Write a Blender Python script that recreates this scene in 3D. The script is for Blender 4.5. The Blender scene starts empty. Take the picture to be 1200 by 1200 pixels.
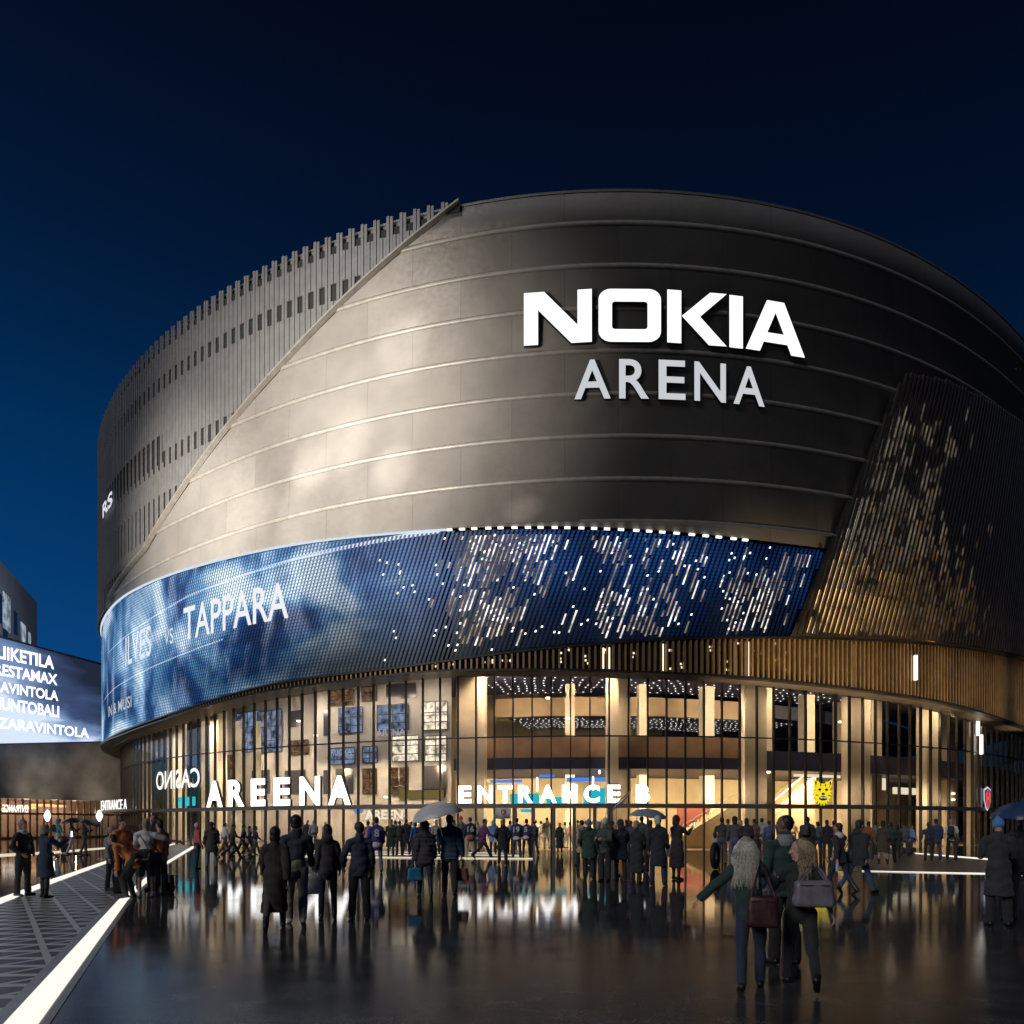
import bpy, math, random
import numpy as np
from mathutils import Vector, Matrix

R = math.radians
sc = bpy.context.scene
col = sc.collection
rng = random.Random(7)

# ------------------------------------------------------------------ camera, sky, exposure
EYE, FPX, CX, HY = 1.7, 900.0, 600.0, 965.0          # eye height, focal length and horizon in photo pixels
cam = bpy.data.cameras.new('camera')
cam.sensor_width = 36.0
cam.lens = 36.0 * FPX / 1200.0
cam.shift_y = (HY - 600.0) / 1200.0
cam.clip_start, cam.clip_end = 0.1, 5000.0
cam_ob = bpy.data.objects.new('camera', cam)
cam_ob.location = (0, 0, EYE)
cam_ob.rotation_euler = (R(90), 0, 0)
col.objects.link(cam_ob)
sc.camera = cam_ob

SKY_ELEV, SKY_ROT, SKY_STRENGTH = -2.0, -50.0, 0.15
world = bpy.data.worlds.new('World')
sc.world = world
world.use_nodes = True
wn, wl = world.node_tree.nodes, world.node_tree.links
wn.clear()
w_out = wn.new('ShaderNodeOutputWorld')
w_bg = wn.new('ShaderNodeBackground')
w_sky = wn.new('ShaderNodeTexSky')
w_sky.sky_type = 'NISHITA'
w_sky.sun_disc = False
w_sky.sun_elevation = R(SKY_ELEV)
w_sky.sun_rotation = R(SKY_ROT)
w_sky.ozone_density = 6.0
w_tc = wn.new('ShaderNodeTexCoord')
w_sep = wn.new('ShaderNodeSeparateXYZ')
w_ramp = wn.new('ShaderNodeValToRGB')                 # night falls faster overhead than at the horizon
w_tint = wn.new('ShaderNodeVectorMath'); w_tint.operation = 'MULTIPLY'
w_gain = wn.new('ShaderNodeVectorMath'); w_gain.operation = 'SCALE'; w_gain.inputs['Scale'].default_value = 7.0
_el = w_ramp.color_ramp.elements
_el[0].position, _el[0].color = 0.0, (0.2, 0.75, 0.75, 1)
_el[1].position, _el[1].color = 1.0, (0.03, 0.04, 0.03, 1)
for _p, _c in ((0.24, (0.09, 0.78, 0.50)), (0.41, (0.03, 0.70, 0.38)), (0.57, (0.07, 0.37, 0.20)), (0.73, (0.14, 0.17, 0.085))):
    _e = _el.new(_p); _e.color = (*_c, 1)
w_bg.inputs['Strength'].default_value = SKY_STRENGTH
wl.new(w_tc.outputs['Generated'], w_sep.inputs[0])
wl.new(w_sep.outputs['Z'], w_ramp.inputs[0])
wl.new(w_sky.outputs[0], w_tint.inputs[0])
wl.new(w_ramp.outputs[0], w_tint.inputs[1])
wl.new(w_tint.outputs[0], w_gain.inputs[0])
wl.new(w_gain.outputs[0], w_bg.inputs['Color'])
wl.new(w_bg.outputs[0], w_out.inputs['Surface'])

# faint city glow over the plaza, from behind the viewer's left shoulder
sun = bpy.data.lights.new('city_glow_sun', 'SUN')
sun.energy, sun.angle, sun.color = 0.9, R(25), (1.0, 0.97, 0.95)
sun_ob = bpy.data.objects.new('city_glow_sun', sun)
sun_ob.rotation_euler = Vector((0.58, 0.64, -0.45)).to_track_quat('-Z', 'Y').to_euler()
col.objects.link(sun_ob)

sc.view_settings.view_transform = 'Standard'
sc.view_settings.look = 'None'
sc.view_settings.exposure = 0.0
sc.view_settings.gamma = 1.0
sc.view_settings.use_curve_mapping = False
sc.render.engine = 'CYCLES'
sc.cycles.use_denoising = True
sc.cycles.max_bounces = 8
sc.cycles.transparent_max_bounces = 16
sc.cycles.caustics_reflective = False
sc.cycles.caustics_refractive = False
sc.cycles.sample_clamp_indirect = 4.0

# ------------------------------------------------------------------ object helpers
def empty(name, loc=(0, 0, 0), rz=0.0, label=None, cat=None, group=None, scale=1.0):
    o = bpy.data.objects.new(name, None)
    o.location = loc
    o.rotation_euler = (0, 0, rz)
    o.scale = (scale,) * 3
    o.empty_display_size = 0.3
    col.objects.link(o)
    return tag(o, label, cat, group)

def tag(o, label=None, cat=None, group=None, kind=None):
    if label: o['label'] = label
    if cat: o['category'] = cat
    if group: o['group'] = group
    if kind: o['kind'] = kind
    return o

def link_mesh(name, me, mats=None, parent=None, loc=None, smooth=None):
    o = bpy.data.objects.new(name, me)
    col.objects.link(o)
    if parent is not None: o.parent = parent
    if loc is not None: o.location = loc
    if mats is not None:
        if not isinstance(mats, (list, tuple)): mats = [mats]
        for m in mats: me.materials.append(m)
    if smooth is not None and len(me.polygons):
        me.polygons.foreach_set('use_smooth', [smooth] * len(me.polygons))
    return o

class MB:
    """collects boxes, sweeps and tubes and links them as one mesh"""
    def __init__(s):
        s.v, s.f, s.uv, s.mi = [], [], [], []
    def quad(s, a, b, c, d, mi=0, uv=None):
        n = len(s.v)
        s.v += [tuple(a), tuple(b), tuple(c), tuple(d)]
        s.f.append((n, n + 1, n + 2, n + 3)); s.mi.append(mi)
        s.uv += list(uv) if uv else [(0, 0)] * 4
    def poly(s, pts, mi=0):
        n = len(s.v)
        s.v += [tuple(p) for p in pts]
        s.f.append(tuple(range(n, n + len(pts)))); s.mi.append(mi)
        s.uv += [(0, 0)] * len(pts)
    def hexa(s, p, mi=0):
        """eight corners: bottom ring 0-3, top ring 4-7"""
        for i in ((3, 2, 1, 0), (4, 5, 6, 7), (0, 1, 5, 4), (1, 2, 6, 5), (2, 3, 7, 6), (3, 0, 4, 7)):
            s.quad(*[p[k] for k in i], mi=mi)
    def box(s, c, d, rz=0.0, mi=0):
        x, y, z = d[0] / 2, d[1] / 2, d[2] / 2
        ca, sa = math.cos(rz), math.sin(rz)
        pts = [(-x, -y, -z), (x, -y, -z), (x, y, -z), (-x, y, -z), (-x, -y, z), (x, -y, z), (x, y, z), (-x, y, z)]
        s.hexa([(c[0] + a * ca - b * sa, c[1] + a * sa + b * ca, c[2] + q) for a, b, q in pts], mi)
    def tube(s, pts, r, n=6, mi=0, cap=True):
        pts = [Vector(p) for p in pts]
        rs = r if isinstance(r, (list, tuple)) else [r] * len(pts)
        rings = []
        for i, p in enumerate(pts):
            d = (pts[min(i + 1, len(pts) - 1)] - pts[max(i - 1, 0)]).normalized()
            u = d.cross(Vector((0.13, 0.21, 1))) if abs(d.z) < 0.97 else d.cross(Vector((1, 0, 0)))
            u.normalize(); w = d.cross(u)
            rings.append([p + (u * math.cos(2 * math.pi * k / n) + w * math.sin(2 * math.pi * k / n)) * rs[i] for k in range(n)])
        for a, b in zip(rings, rings[1:]):
            for k in range(n):
                s.quad(a[k], a[(k + 1) % n], b[(k + 1) % n], b[k], mi)
        if cap:
            s.poly(rings[0][::-1], mi); s.poly(rings[-1], mi)
    def lathe(s, prof, c=(0, 0, 0), n=24, mi=0):
        for (r0, z0), (r1, z1) in zip(prof, prof[1:]):
            for k in range(n):
                a, b = 2 * math.pi * k / n, 2 * math.pi * (k + 1) / n
                P = lambda r, t, z: (c[0] + r * math.cos(t), c[1] + r * math.sin(t), c[2] + z)
                s.quad(P(r0, a, z0), P(r0, b, z0), P(r1, b, z1), P(r1, a, z1), mi)
    def build(s, name, mat, parent=None, smooth=False, merge=False):
        me = bpy.data.meshes.new(name)
        me.from_pydata(s.v, [], s.f)
        uvl = me.uv_layers.new(name='UVMap')
        li = np.zeros(len(me.loops), dtype=np.int32)
        me.loops.foreach_get('vertex_index', li)
        uv = np.array(s.uv, dtype=np.float32)[li]
        uvl.data.foreach_set('uv', uv.ravel())
        if any(s.mi): me.polygons.foreach_set('material_index', s.mi)
        if merge:
            import bmesh
            bm = bmesh.new(); bm.from_mesh(me)
            bmesh.ops.remove_doubles(bm, verts=bm.verts, dist=1e-4)
            bm.to_mesh(me); bm.free()
        return link_mesh(name, me, mat, parent, smooth=smooth)

# ------------------------------------------------------------------ materials
MATS = {}
def mat(name, color=(0.5, 0.5, 0.5), rough=0.6, metal=0.0, emit=None, estr=0.0, noise=None, bump=None, spec=0.5, sheen=0.0):
    """noise=(scale, amount): albedo variation; bump=(scale, strength, distance)"""
    key = (name, tuple(color), rough, metal)
    if key in MATS: return MATS[key]
    m = bpy.data.materials.new(name)
    MATS[key] = m
    m.use_nodes = True
    nt = m.node_tree; N, L = nt.nodes, nt.links
    b = N['Principled BSDF']
    b.inputs['Base Color'].default_value = (*color, 1)
    b.inputs['Roughness'].default_value = rough
    b.inputs['Metallic'].default_value = metal
    b.inputs['Specular IOR Level'].default_value = spec
    if sheen: b.inputs['Sheen Weight'].default_value = sheen
    if emit:
        b.inputs['Emission Color'].default_value = (*emit, 1)
        b.inputs['Emission Strength'].default_value = estr
    if noise or bump:
        tc = N.new('ShaderNodeTexCoord')
    if noise:
        t = N.new('ShaderNodeTexNoise'); t.inputs['Scale'].default_value = noise[0]; t.inputs['Detail'].default_value = 6
        L.new(tc.outputs['Object'], t.inputs['Vector'])
        mr = N.new('ShaderNodeMapRange')
        mr.inputs['From Min'].default_value = 0.3; mr.inputs['From Max'].default_value = 0.7
        mr.inputs['To Min'].default_value = 1 - noise[1]; mr.inputs['To Max'].default_value = 1 + noise[1]
        L.new(t.outputs['Fac'], mr.inputs['Value'])
        mx = N.new('ShaderNodeMix'); mx.data_type = 'RGBA'; mx.blend_type = 'MULTIPLY'; mx.inputs['Factor'].default_value = 1
        mx.inputs['A'].default_value = (*color, 1)
        L.new(mr.outputs['Result'], mx.inputs['B']); L.new(mx.outputs['Result'], b.inputs['Base Color'])
    if bump:
        t2 = N.new('ShaderNodeTexNoise'); t2.inputs['Scale'].default_value = bump[0]; t2.inputs['Detail'].default_value = 5
        L.new(tc.outputs['Object'], t2.inputs['Vector'])
        bp = N.new('ShaderNodeBump'); bp.inputs['Strength'].default_value = bump[1]; bp.inputs['Distance'].default_value = bump[2]
        L.new(t2.outputs['Fac'], bp.inputs['Height']); L.new(bp.outputs['Normal'], b.inputs['Normal'])
    return m

def glow(name, color, strength):
    key = (name, tuple(color), strength)
    if key in MATS: return MATS[key]
    m = bpy.data.materials.new(name); MATS[key] = m
    m.use_nodes = True
    N, L = m.node_tree.nodes, m.node_tree.links
    N.clear()
    e = N.new('ShaderNodeEmission'); e.inputs['Color'].default_value = (*color, 1); e.inputs['Strength'].default_value = strength
    o = N.new('ShaderNodeOutputMaterial'); L.new(e.outputs[0], o.inputs['Surface'])
    return m

def room_glow(name, color, strength, scale=1.2, amount=0.7):
    """lit interior seen through a window: emission broken up by furniture-sized patches"""
    m = glow(name, color, strength)
    N, L = m.node_tree.nodes, m.node_tree.links
    e = [n for n in N if n.type == 'EMISSION'][0]
    tc = N.new('ShaderNodeTexCoord'); t = N.new('ShaderNodeTexNoise'); t.inputs['Scale'].default_value = scale * 1.6; t.inputs['Detail'].default_value = 7
    t.inputs['Roughness'].default_value = 0.62
    mr = N.new('ShaderNodeMapRange'); mr.inputs['From Min'].default_value = 0.36; mr.inputs['From Max'].default_value = 0.62
    mr.inputs['To Min'].default_value = strength * (1 - amount); mr.inputs['To Max'].default_value = strength * (1 + amount)
    L.new(tc.outputs['Object'], t.inputs['Vector'])
    L.new(t.outputs['Fac'], mr.inputs['Value']); L.new(mr.outputs[0], e.inputs['Strength'])
    return m

def screen_mat(name, gain):
    """LED picture: UV.x = metres along the wall, UV.y = height in metres"""
    m = bpy.data.materials.new(name); m.use_nodes = True
    N, L = m.node_tree.nodes, m.node_tree.links
    N.clear()
    uv = N.new('ShaderNodeUVMap'); uv.uv_map = 'UVMap'
    sep = N.new('ShaderNodeSeparateXYZ'); L.new(uv.outputs[0], sep.inputs[0])
    def noise(scale, sx, sy, rot, detail, dist=0.0):
        mp = N.new('ShaderNodeMapping'); mp.inputs['Scale'].default_value = (sx, sy, 1); mp.inputs['Rotation'].default_value = (0, 0, R(rot))
        L.new(uv.outputs[0], mp.inputs[0])
        t = N.new('ShaderNodeTexNoise'); t.inputs['Scale'].default_value = scale; t.inputs['Detail'].default_value = detail
        t.inputs['Distortion'].default_value = dist
        L.new(mp.outputs[0], t.inputs['Vector']); return t.outputs['Fac']
    def ramp(src, stops):
        r = N.new('ShaderNodeValToRGB'); cr = r.color_ramp
        while len(cr.elements) > 1: cr.elements.remove(cr.elements[0])
        cr.elements[0].position = stops[0][0]; cr.elements[0].color = (*stops[0][1], 1)
        for p, c in stops[1:]:
            e = cr.elements.new(p); e.color = (*c, 1)
        L.new(src, r.inputs[0]); return r.outputs[0]
    def remap(src, a, b):
        mr = N.new('ShaderNodeMapRange'); mr.inputs['From Min'].default_value = a; mr.inputs['From Max'].default_value = b
        L.new(src, mr.inputs['Value']); return mr.outputs[0]
    def mix(blend, a, b, fac=1.0):
        x = N.new('ShaderNodeMix'); x.data_type = 'RGBA'; x.blend_type = blend
        if isinstance(fac, float): x.inputs['Factor'].default_value = fac
        else: L.new(fac, x.inputs['Factor'])
        for k, q in (('A', a), ('B', b)):
            if isinstance(q, tuple): x.inputs[k].default_value = (*q, 1)
            else: L.new(q, x.inputs[k])
        return x.outputs['Result']
    # clouds of spray in pale blue over deep blue
    n1 = noise(0.11, 1.0, 1.3, 25, 7, 0.6)
    n2 = noise(0.5, 1.0, 0.35, -28, 6, 0.2)
    clouds = ramp(n1, [(0.36, (0.004, 0.024, 0.10)), (0.45, (0.010, 0.075, 0.25)), (0.53, (0.12, 0.30, 0.55)), (0.62, (0.66, 0.82, 0.96))])
    streak = ramp(n2, [(0.52, (0, 0, 0)), (0.70, (0.30, 0.38, 0.52))])
    pic = mix('ADD', clouds, streak)
    # right part of the screen: plain deep blue
    deep = ramp(noise(0.16, 1, 1, 0, 3), [(0.35, (0.002, 0.010, 0.045)), (0.6, (0.006, 0.040, 0.16))])
    along = remap(sep.outputs['X'], SCREEN_S[0], SCREEN_S[1])
    pic = mix('MIX', pic, deep, ramp(along, [(0.0, (0, 0, 0)), (0.52, (0.10, 0.10, 0.10)), (0.75, (1, 1, 1))]))
    fade = ramp(along, [(0, (0.75,) * 3), (0.35, (1, 1, 1)), (0.8, (0.9,) * 3), (1.0, (0.45,) * 3)])
    pic = mix('MULTIPLY', pic, fade)
    # the right part sinks into darkness at its lower edge
    low = remap(sep.outputs['Y'], 12.2, 17.0)
    lowc = ramp(low, [(0.0, (0.07,) * 3), (0.5, (0.45,) * 3), (1.0, (1, 1, 1))])
    pic = mix('MULTIPLY', pic, lowc, ramp(along, [(0.30, (0, 0, 0)), (0.62, (1, 1, 1))]))
    # LED dots along each slat
    mth = N.new('ShaderNodeMath'); mth.operation = 'PINGPONG'; mth.inputs[1].default_value = 0.11; L.new(sep.outputs['Y'], mth.inputs[0])
    dots = ramp(remap(mth.outputs[0], 0.0, 0.11), [(0.2, (0.45,) * 3), (0.5, (1.2,) * 3)])
    pic = mix('MULTIPLY', pic, dots)
    e = N.new('ShaderNodeEmission'); e.inputs['Strength'].default_value = gain; L.new(pic, e.inputs['Color'])
    g = N.new('ShaderNodeBsdfGlossy'); g.inputs['Color'].default_value = (0.04, 0.045, 0.05, 1); g.inputs['Roughness'].default_value = 0.4
    ad = N.new('ShaderNodeAddShader'); L.new(e.outputs[0], ad.inputs[0]); L.new(g.outputs[0], ad.inputs[1])
    o = N.new('ShaderNodeOutputMaterial'); L.new(ad.outputs[0], o.inputs['Surface'])
    return m

def glass_mat():
    m = bpy.data.materials.new('curtain_glass'); m.use_nodes = True
    N, L = m.node_tree.nodes, m.node_tree.links
    N.clear()
    t = N.new('ShaderNodeBsdfTransparent'); t.inputs['Color'].default_value = (0.86, 0.87, 0.90, 1)
    g = N.new('ShaderNodeBsdfGlossy'); g.inputs['Roughness'].default_value = 0.015; g.inputs['Color'].default_value = (0.9, 0.93, 1, 1)
    f = N.new('ShaderNodeFresnel'); f.inputs['IOR'].default_value = 1.55
    x = N.new('ShaderNodeMixShader'); L.new(f.outputs[0], x.inputs[0]); L.new(t.outputs[0], x.inputs[1]); L.new(g.outputs[0], x.inputs[2])
    o = N.new('ShaderNodeOutputMaterial'); L.new(x.outputs[0], o.inputs['Surface'])
    return m

def wet_ground_mat():
    m = bpy.data.materials.new('wet_asphalt'); m.use_nodes = True
    N, L = m.node_tree.nodes, m.node_tree.links
    b = N['Principled BSDF']
    tc = N.new('ShaderNodeTexCoord')
    def noise(scale, detail, rough=0.55):
        t = N.new('ShaderNodeTexNoise'); t.inputs['Scale'].default_value = scale; t.inputs['Detail'].default_value = detail
        t.inputs['Roughness'].default_value = rough
        L.new(tc.outputs['Object'], t.inputs['Vector']); return t.outputs['Fac']
    def mr(src, a, b_, c, d):
        x = N.new('ShaderNodeMapRange'); x.inputs['From Min'].default_value = a; x.inputs['From Max'].default_value = b_
        x.inputs['To Min'].default_value = c; x.inputs['To Max'].default_value = d
        L.new(src, x.inputs['Value']); return x.outputs[0]
    big, mid, fine = noise(0.22, 6), noise(1.7, 6, 0.65), noise(70, 3)
    cr = N.new('ShaderNodeValToRGB')
    cr.color_ramp.elements[0].position = 0.3; cr.color_ramp.elements[0].color = (0.024, 0.025, 0.028, 1)
    cr.color_ramp.elements[1].position = 0.72; cr.color_ramp.elements[1].color = (0.094, 0.095, 0.098, 1)
    L.new(mid, cr.inputs[0])
    grit = mr(noise(38, 8, 0.75), 0.36, 0.64, 0.35, 1.65)
    gx = N.new('ShaderNodeMix'); gx.data_type = 'RGBA'; gx.blend_type = 'MULTIPLY'; gx.inputs['Factor'].default_value = 1
    L.new(cr.outputs[0], gx.inputs['A']); L.new(grit, gx.inputs['B']); L.new(gx.outputs['Result'], b.inputs['Base Color'])
    # puddled middle of the plaza, merely damp towards the viewer's end
    sx = N.new('ShaderNodeSeparateXYZ'); L.new(tc.outputs['Object'], sx.inputs[0])
    wob = N.new('ShaderNodeMath'); wob.operation = 'MULTIPLY_ADD'; wob.inputs[1].default_value = 9.0
    L.new(big, wob.inputs[0]); L.new(sx.outputs['Y'], wob.inputs[2])
    damp = mr(wob.outputs[0], 10.5, 17.5, 0.20, 0.0)
    ad0 = N.new('ShaderNodeMath'); ad0.operation = 'ADD'
    L.new(mr(big, 0.46, 0.66, 0.0, 0.06), ad0.inputs[0]); L.new(mr(mid, 0.35, 0.7, 0.015, 0.055), ad0.inputs[1])
    ad = N.new('ShaderNodeMath'); ad.operation = 'ADD'
    L.new(ad0.outputs[0], ad.inputs[0]); L.new(damp, ad.inputs[1])
    L.new(ad.outputs[0], b.inputs['Roughness'])
    b.inputs['Specular IOR Level'].default_value = 0.16
    bp = N.new('ShaderNodeBump'); bp.inputs['Strength'].default_value = 0.05; bp.inputs['Distance'].default_value = 0.003
    bp2 = N.new('ShaderNodeBump'); bp2.inputs['Strength'].default_value = 0.02; bp2.inputs['Distance'].default_value = 0.02
    L.new(mid, bp2.inputs['Height']); L.new(fine, bp.inputs['Height']); L.new(bp2.outputs[0], bp.inputs['Normal'])
    L.new(bp.outputs[0], b.inputs['Normal'])
    return m

def paving_mat(ang):
    """dark wet setts with a lattice of paler triangular joints"""
    m = bpy.data.materials.new('triangle_paving'); m.use_nodes = True
    N, L = m.node_tree.nodes, m.node_tree.links
    b = N['Principled BSDF']
    tc = N.new('ShaderNodeTexCoord')
    def line(a, pitch, width):
        mp = N.new('ShaderNodeMapping'); mp.inputs['Rotation'].default_value = (0, 0, a)
        L.new(tc.outputs['Object'], mp.inputs[0])
        s = N.new('ShaderNodeSeparateXYZ'); L.new(mp.outputs[0], s.inputs[0])
        p = N.new('ShaderNodeMath'); p.operation = 'PINGPONG'; p.inputs[1].default_value = pitch / 2; L.new(s.outputs['X'], p.inputs[0])
        c = N.new('ShaderNodeMath'); c.operation = 'LESS_THAN'; c.inputs[1].default_value = width / 2; L.new(p.outputs[0], c.inputs[0])
        return c.outputs[0]
    ls = [line(R(86), 0.56, 0.15), line(R(26), 0.56, 0.085), line(R(146), 0.56, 0.085)]
    mx = ls[0]
    for q in ls[1:]:
        k = N.new('ShaderNodeMath'); k.operation = 'MAXIMUM'; L.new(mx, k.inputs[0]); L.new(q, k.inputs[1]); mx = k.outputs[0]
    t = N.new('ShaderNodeTexNoise'); t.inputs['Scale'].default_value = 3; t.inputs['Detail'].default_value = 6
    L.new(tc.outputs['Object'], t.inputs['Vector'])
    cr = N.new('ShaderNodeValToRGB')
    cr.color_ramp.elements[0].color = (0.020, 0.021, 0.024, 1); cr.color_ramp.elements[1].color = (0.055, 0.054, 0.055, 1)
    L.new(t.outputs['Fac'], cr.inputs[0])
    x = N.new('ShaderNodeMix'); x.data_type = 'RGBA'
    L.new(mx, x.inputs['Factor']); L.new(cr.outputs[0], x.inputs['A']); x.inputs['B'].default_value = (0.62, 0.61, 0.60, 1)
    L.new(x.outputs['Result'], b.inputs['Base Color'])
    r = N.new('ShaderNodeMapRange'); r.inputs['To Min'].default_value = 0.25; r.inputs['To Max'].default_value = 0.55; b.inputs['Specular IOR Level'].default_value = 0.2
    L.new(t.outputs['Fac'], r.inputs['Value']); L.new(r.outputs[0], b.inputs['Roughness'])
    return m

def cladding_mat():
    m = bpy.data.materials.new('brushed_metal'); m.use_nodes = True
    N, L = m.node_tree.nodes, m.node_tree.links
    b = N['Principled BSDF']
    uv = N.new('ShaderNodeUVMap'); uv.uv_map = 'UVMap'
    def noise(scale, detail, sx=1, sy=1):
        mp = N.new('ShaderNodeMapping'); mp.inputs['Scale'].default_value = (sx, sy, 1); L.new(uv.outputs[0], mp.inputs[0])
        t = N.new('ShaderNodeTexNoise'); t.inputs['Scale'].default_value = scale; t.inputs['Detail'].default_value = detail
        L.new(mp.outputs[0], t.inputs['Vector']); return t.outputs['Fac']
    # 6 m wide sheets, each a slightly different tone, with hairline joints
    br = N.new('ShaderNodeTexBrick'); br.offset = 0.5
    for k, v in (('Scale', 1.0), ('Mortar Size', 0.02), ('Mortar Smooth', 0.3), ('Bias', 0.0), ('Brick Width', 6.4), ('Row Height', 2.56)):
        br.inputs[k].default_value = v
    br.inputs['Color1'].default_value = (0.205, 0.195, 0.188, 1); br.inputs['Color2'].default_value = (0.24, 0.228, 0.218, 1)
    br.inputs['Mortar'].default_value = (0.14, 0.135, 0.13, 1)
    mp = N.new('ShaderNodeMapping'); mp.inputs['Location'].default_value = (0, -17.34 + 2.56 * 8, 0); L.new(uv.outputs[0], mp.inputs[0])
    L.new(mp.outputs[0], br.inputs['Vector'])
    grime = N.new('ShaderNodeMapRange'); grime.inputs['From Min'].default_value = 0.3; grime.inputs['From Max'].default_value = 0.7
    grime.inputs['To Min'].default_value = 0.90; grime.inputs['To Max'].default_value = 1.09
    L.new(noise(0.5, 8), grime.inputs['Value'])
    mx = N.new('ShaderNodeMix'); mx.data_type = 'RGBA'; mx.blend_type = 'MULTIPLY'; mx.inputs['Factor'].default_value = 1
    L.new(br.outputs['Color'], mx.inputs['A']); L.new(grime.outputs[0], mx.inputs['B']); L.new(mx.outputs['Result'], b.inputs['Base Color'])
    b.inputs['Metallic'].default_value = 0.30
    rr = N.new('ShaderNodeMapRange'); rr.inputs['From Min'].default_value = 0.3; rr.inputs['From Max'].default_value = 0.7
    rr.inputs['To Min'].default_value = 0.48; rr.inputs['To Max'].default_value = 0.66
    L.new(noise(3.0, 5), rr.inputs['Value']); L.new(rr.outputs[0], b.inputs['Roughness'])
    bp = N.new('ShaderNodeBump'); bp.inputs['Strength'].default_value = 0.10; bp.inputs['Distance'].default_value = 0.10
    L.new(noise(0.42, 3), bp.inputs['Height']); L.new(bp.outputs[0], b.inputs['Normal'])
    return m
# ------------------------------------------------------------------ plan of the arena: a rounded drum
PC = (8.0, 100.0)
PF = [55.3143, -2.6518, -0.6114, -0.7834, -0.326, 1.5886, -0.2148, -0.0338, -0.0864, 0.3989, 0.0767]
TT = np.linspace(-math.pi, math.pi, 8001)
RR = PF[0] + sum(PF[2 * k - 1] * np.cos(k * TT) + PF[2 * k] * np.sin(k * TT) for k in range(1, 6))
PX, PY = PC[0] + RR * np.sin(TT), PC[1] - RR * np.cos(TT)
SS = np.r_[0, np.cumsum(np.hypot(np.diff(PX), np.diff(PY)))]
TXg, TYg = np.gradient(PX, SS), np.gradient(PY, SS)
NXg, NYg = TYg, -TXg                                      # outward normal
_vis = (PX * NXg + PY * NYg) < 0
_i = np.where(_vis & (PY < 100))[0]
S0 = np.interp(600.0, CX + FPX * PX[_i] / PY[_i], SS[_i])
SS = SS - S0
LTOT = SS[-1] - SS[0]

def pt(s, off=0.0, z=0.0):
    x, y = np.interp(s, SS, PX), np.interp(s, SS, PY)
    nx, ny = np.interp(s, SS, NXg), np.interp(s, SS, NYg)
    l = math.hypot(nx, ny)
    return (float(x + nx / l * off), float(y + ny / l * off), float(z))
def tan(s):
    x, y = np.interp(s, SS, TXg), np.interp(s, SS, TYg)
    l = math.hypot(x, y)
    return Vector((float(x / l), float(y / l), 0))
_hit = {}
def spx(px, off=0.0):
    """where a sight line meets the wall (or a wall set back by off), as metres along it"""
    if off not in _hit:
        l = np.hypot(NXg, NYg)
        ox, oy = PX + NXg / l * off, PY + NYg / l * off
        p = CX + FPX * ox / oy
        m = ((ox * NXg + oy * NYg) < 0) & (oy < 100)
        k = np.where(m)[0]
        _hit[off] = (p[k], SS[k])
    p, s = _hit[off]
    return float(np.interp(px, p, s))
def zpy(px, py, off=0.0):
    s = spx(px, off)
    return EYE + (HY - py) * pt(s, off)[1] / FPX
def curve_z(pts, off=0.0):
    a = sorted((spx(x, off), zpy(x, y, off)) for x, y in pts)
    s, z = np.array([q[0] for q in a]), np.array([q[1] for q in a])
    grid = np.linspace(s[0] - 30, s[-1] + 30, 600)
    zz = np.interp(grid, s, z)
    kern = np.hanning(41); kern /= kern.sum()
    zz = np.convolve(np.pad(zz, 20, mode='edge'), kern, mode='valid')
    return lambda q: float(np.interp(q, grid, zz))
def gp(px, py, z=0.0):
    """ground point seen at a photo pixel"""
    d = FPX * (EYE - z) / (py - HY)
    return Vector(((px - CX) * d / FPX, d, z))
def at(px, py, d):
    return Vector(((px - CX) * d / FPX, d, EYE + (HY - py) * d / FPX))

TOP = 39.7                                                # parapet
scr_top = curve_z([(119.6, 735), (122, 727), (145, 699), (194, 675), (250, 658), (325, 641), (400, 630), (470, 624), (524, 620), (617, 617), (717, 619), (793, 624), (897, 635), (963, 643)])
scr_bot = curve_z([(119.6, 872), (124, 869), (145, 858), (194, 840), (250, 821), (325, 801), (400, 791), (475, 783), (530, 774), (600, 765), (683, 757), (800, 749), (897, 748), (990, 750), (1101, 757), (1157, 765.5), (1200, 775)])
fas_bot = curve_z([(119.6, 873.5), (145, 860), (194, 842.5), (250, 824), (325, 806), (400, 798), (475, 787), (530, 784), (600, 783.5), (667, 783.5), (747, 786), (866, 792), (990, 805), (1101, 821), (1157, 836), (1200, 852)])
S_L, S_R = spx(119.7), spx(1245)
SCREEN_S = (S_L - 12, spx(955))

def sweep(mb, s0, s1, o0, o1, z0, z1, step=1.2, mi=0, ends=True):
    """a box section swept along the plan; z0, z1 may be functions of s"""
    f0 = z0 if callable(z0) else (lambda s: z0)
    f1 = z1 if callable(z1) else (lambda s: z1)
    n = max(1, int(math.ceil((s1 - s0) / step)))
    S = [s0 + (s1 - s0) * i / n for i in range(n + 1)]
    ring = [(pt(s, o1, f0(s)), pt(s, o0, f0(s)), pt(s, o0, f1(s)), pt(s, o1, f1(s))) for s in S]   # o1 = outer
    for a, b in zip(ring, ring[1:]):
        for k in range(4):
            j = (k + 1) % 4
            mb.quad(a[k], a[j], b[j], b[k], mi)
    if ends:
        mb.quad(*ring[0][::-1], mi=mi); mb.quad(*ring[-1], mi=mi)

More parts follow.
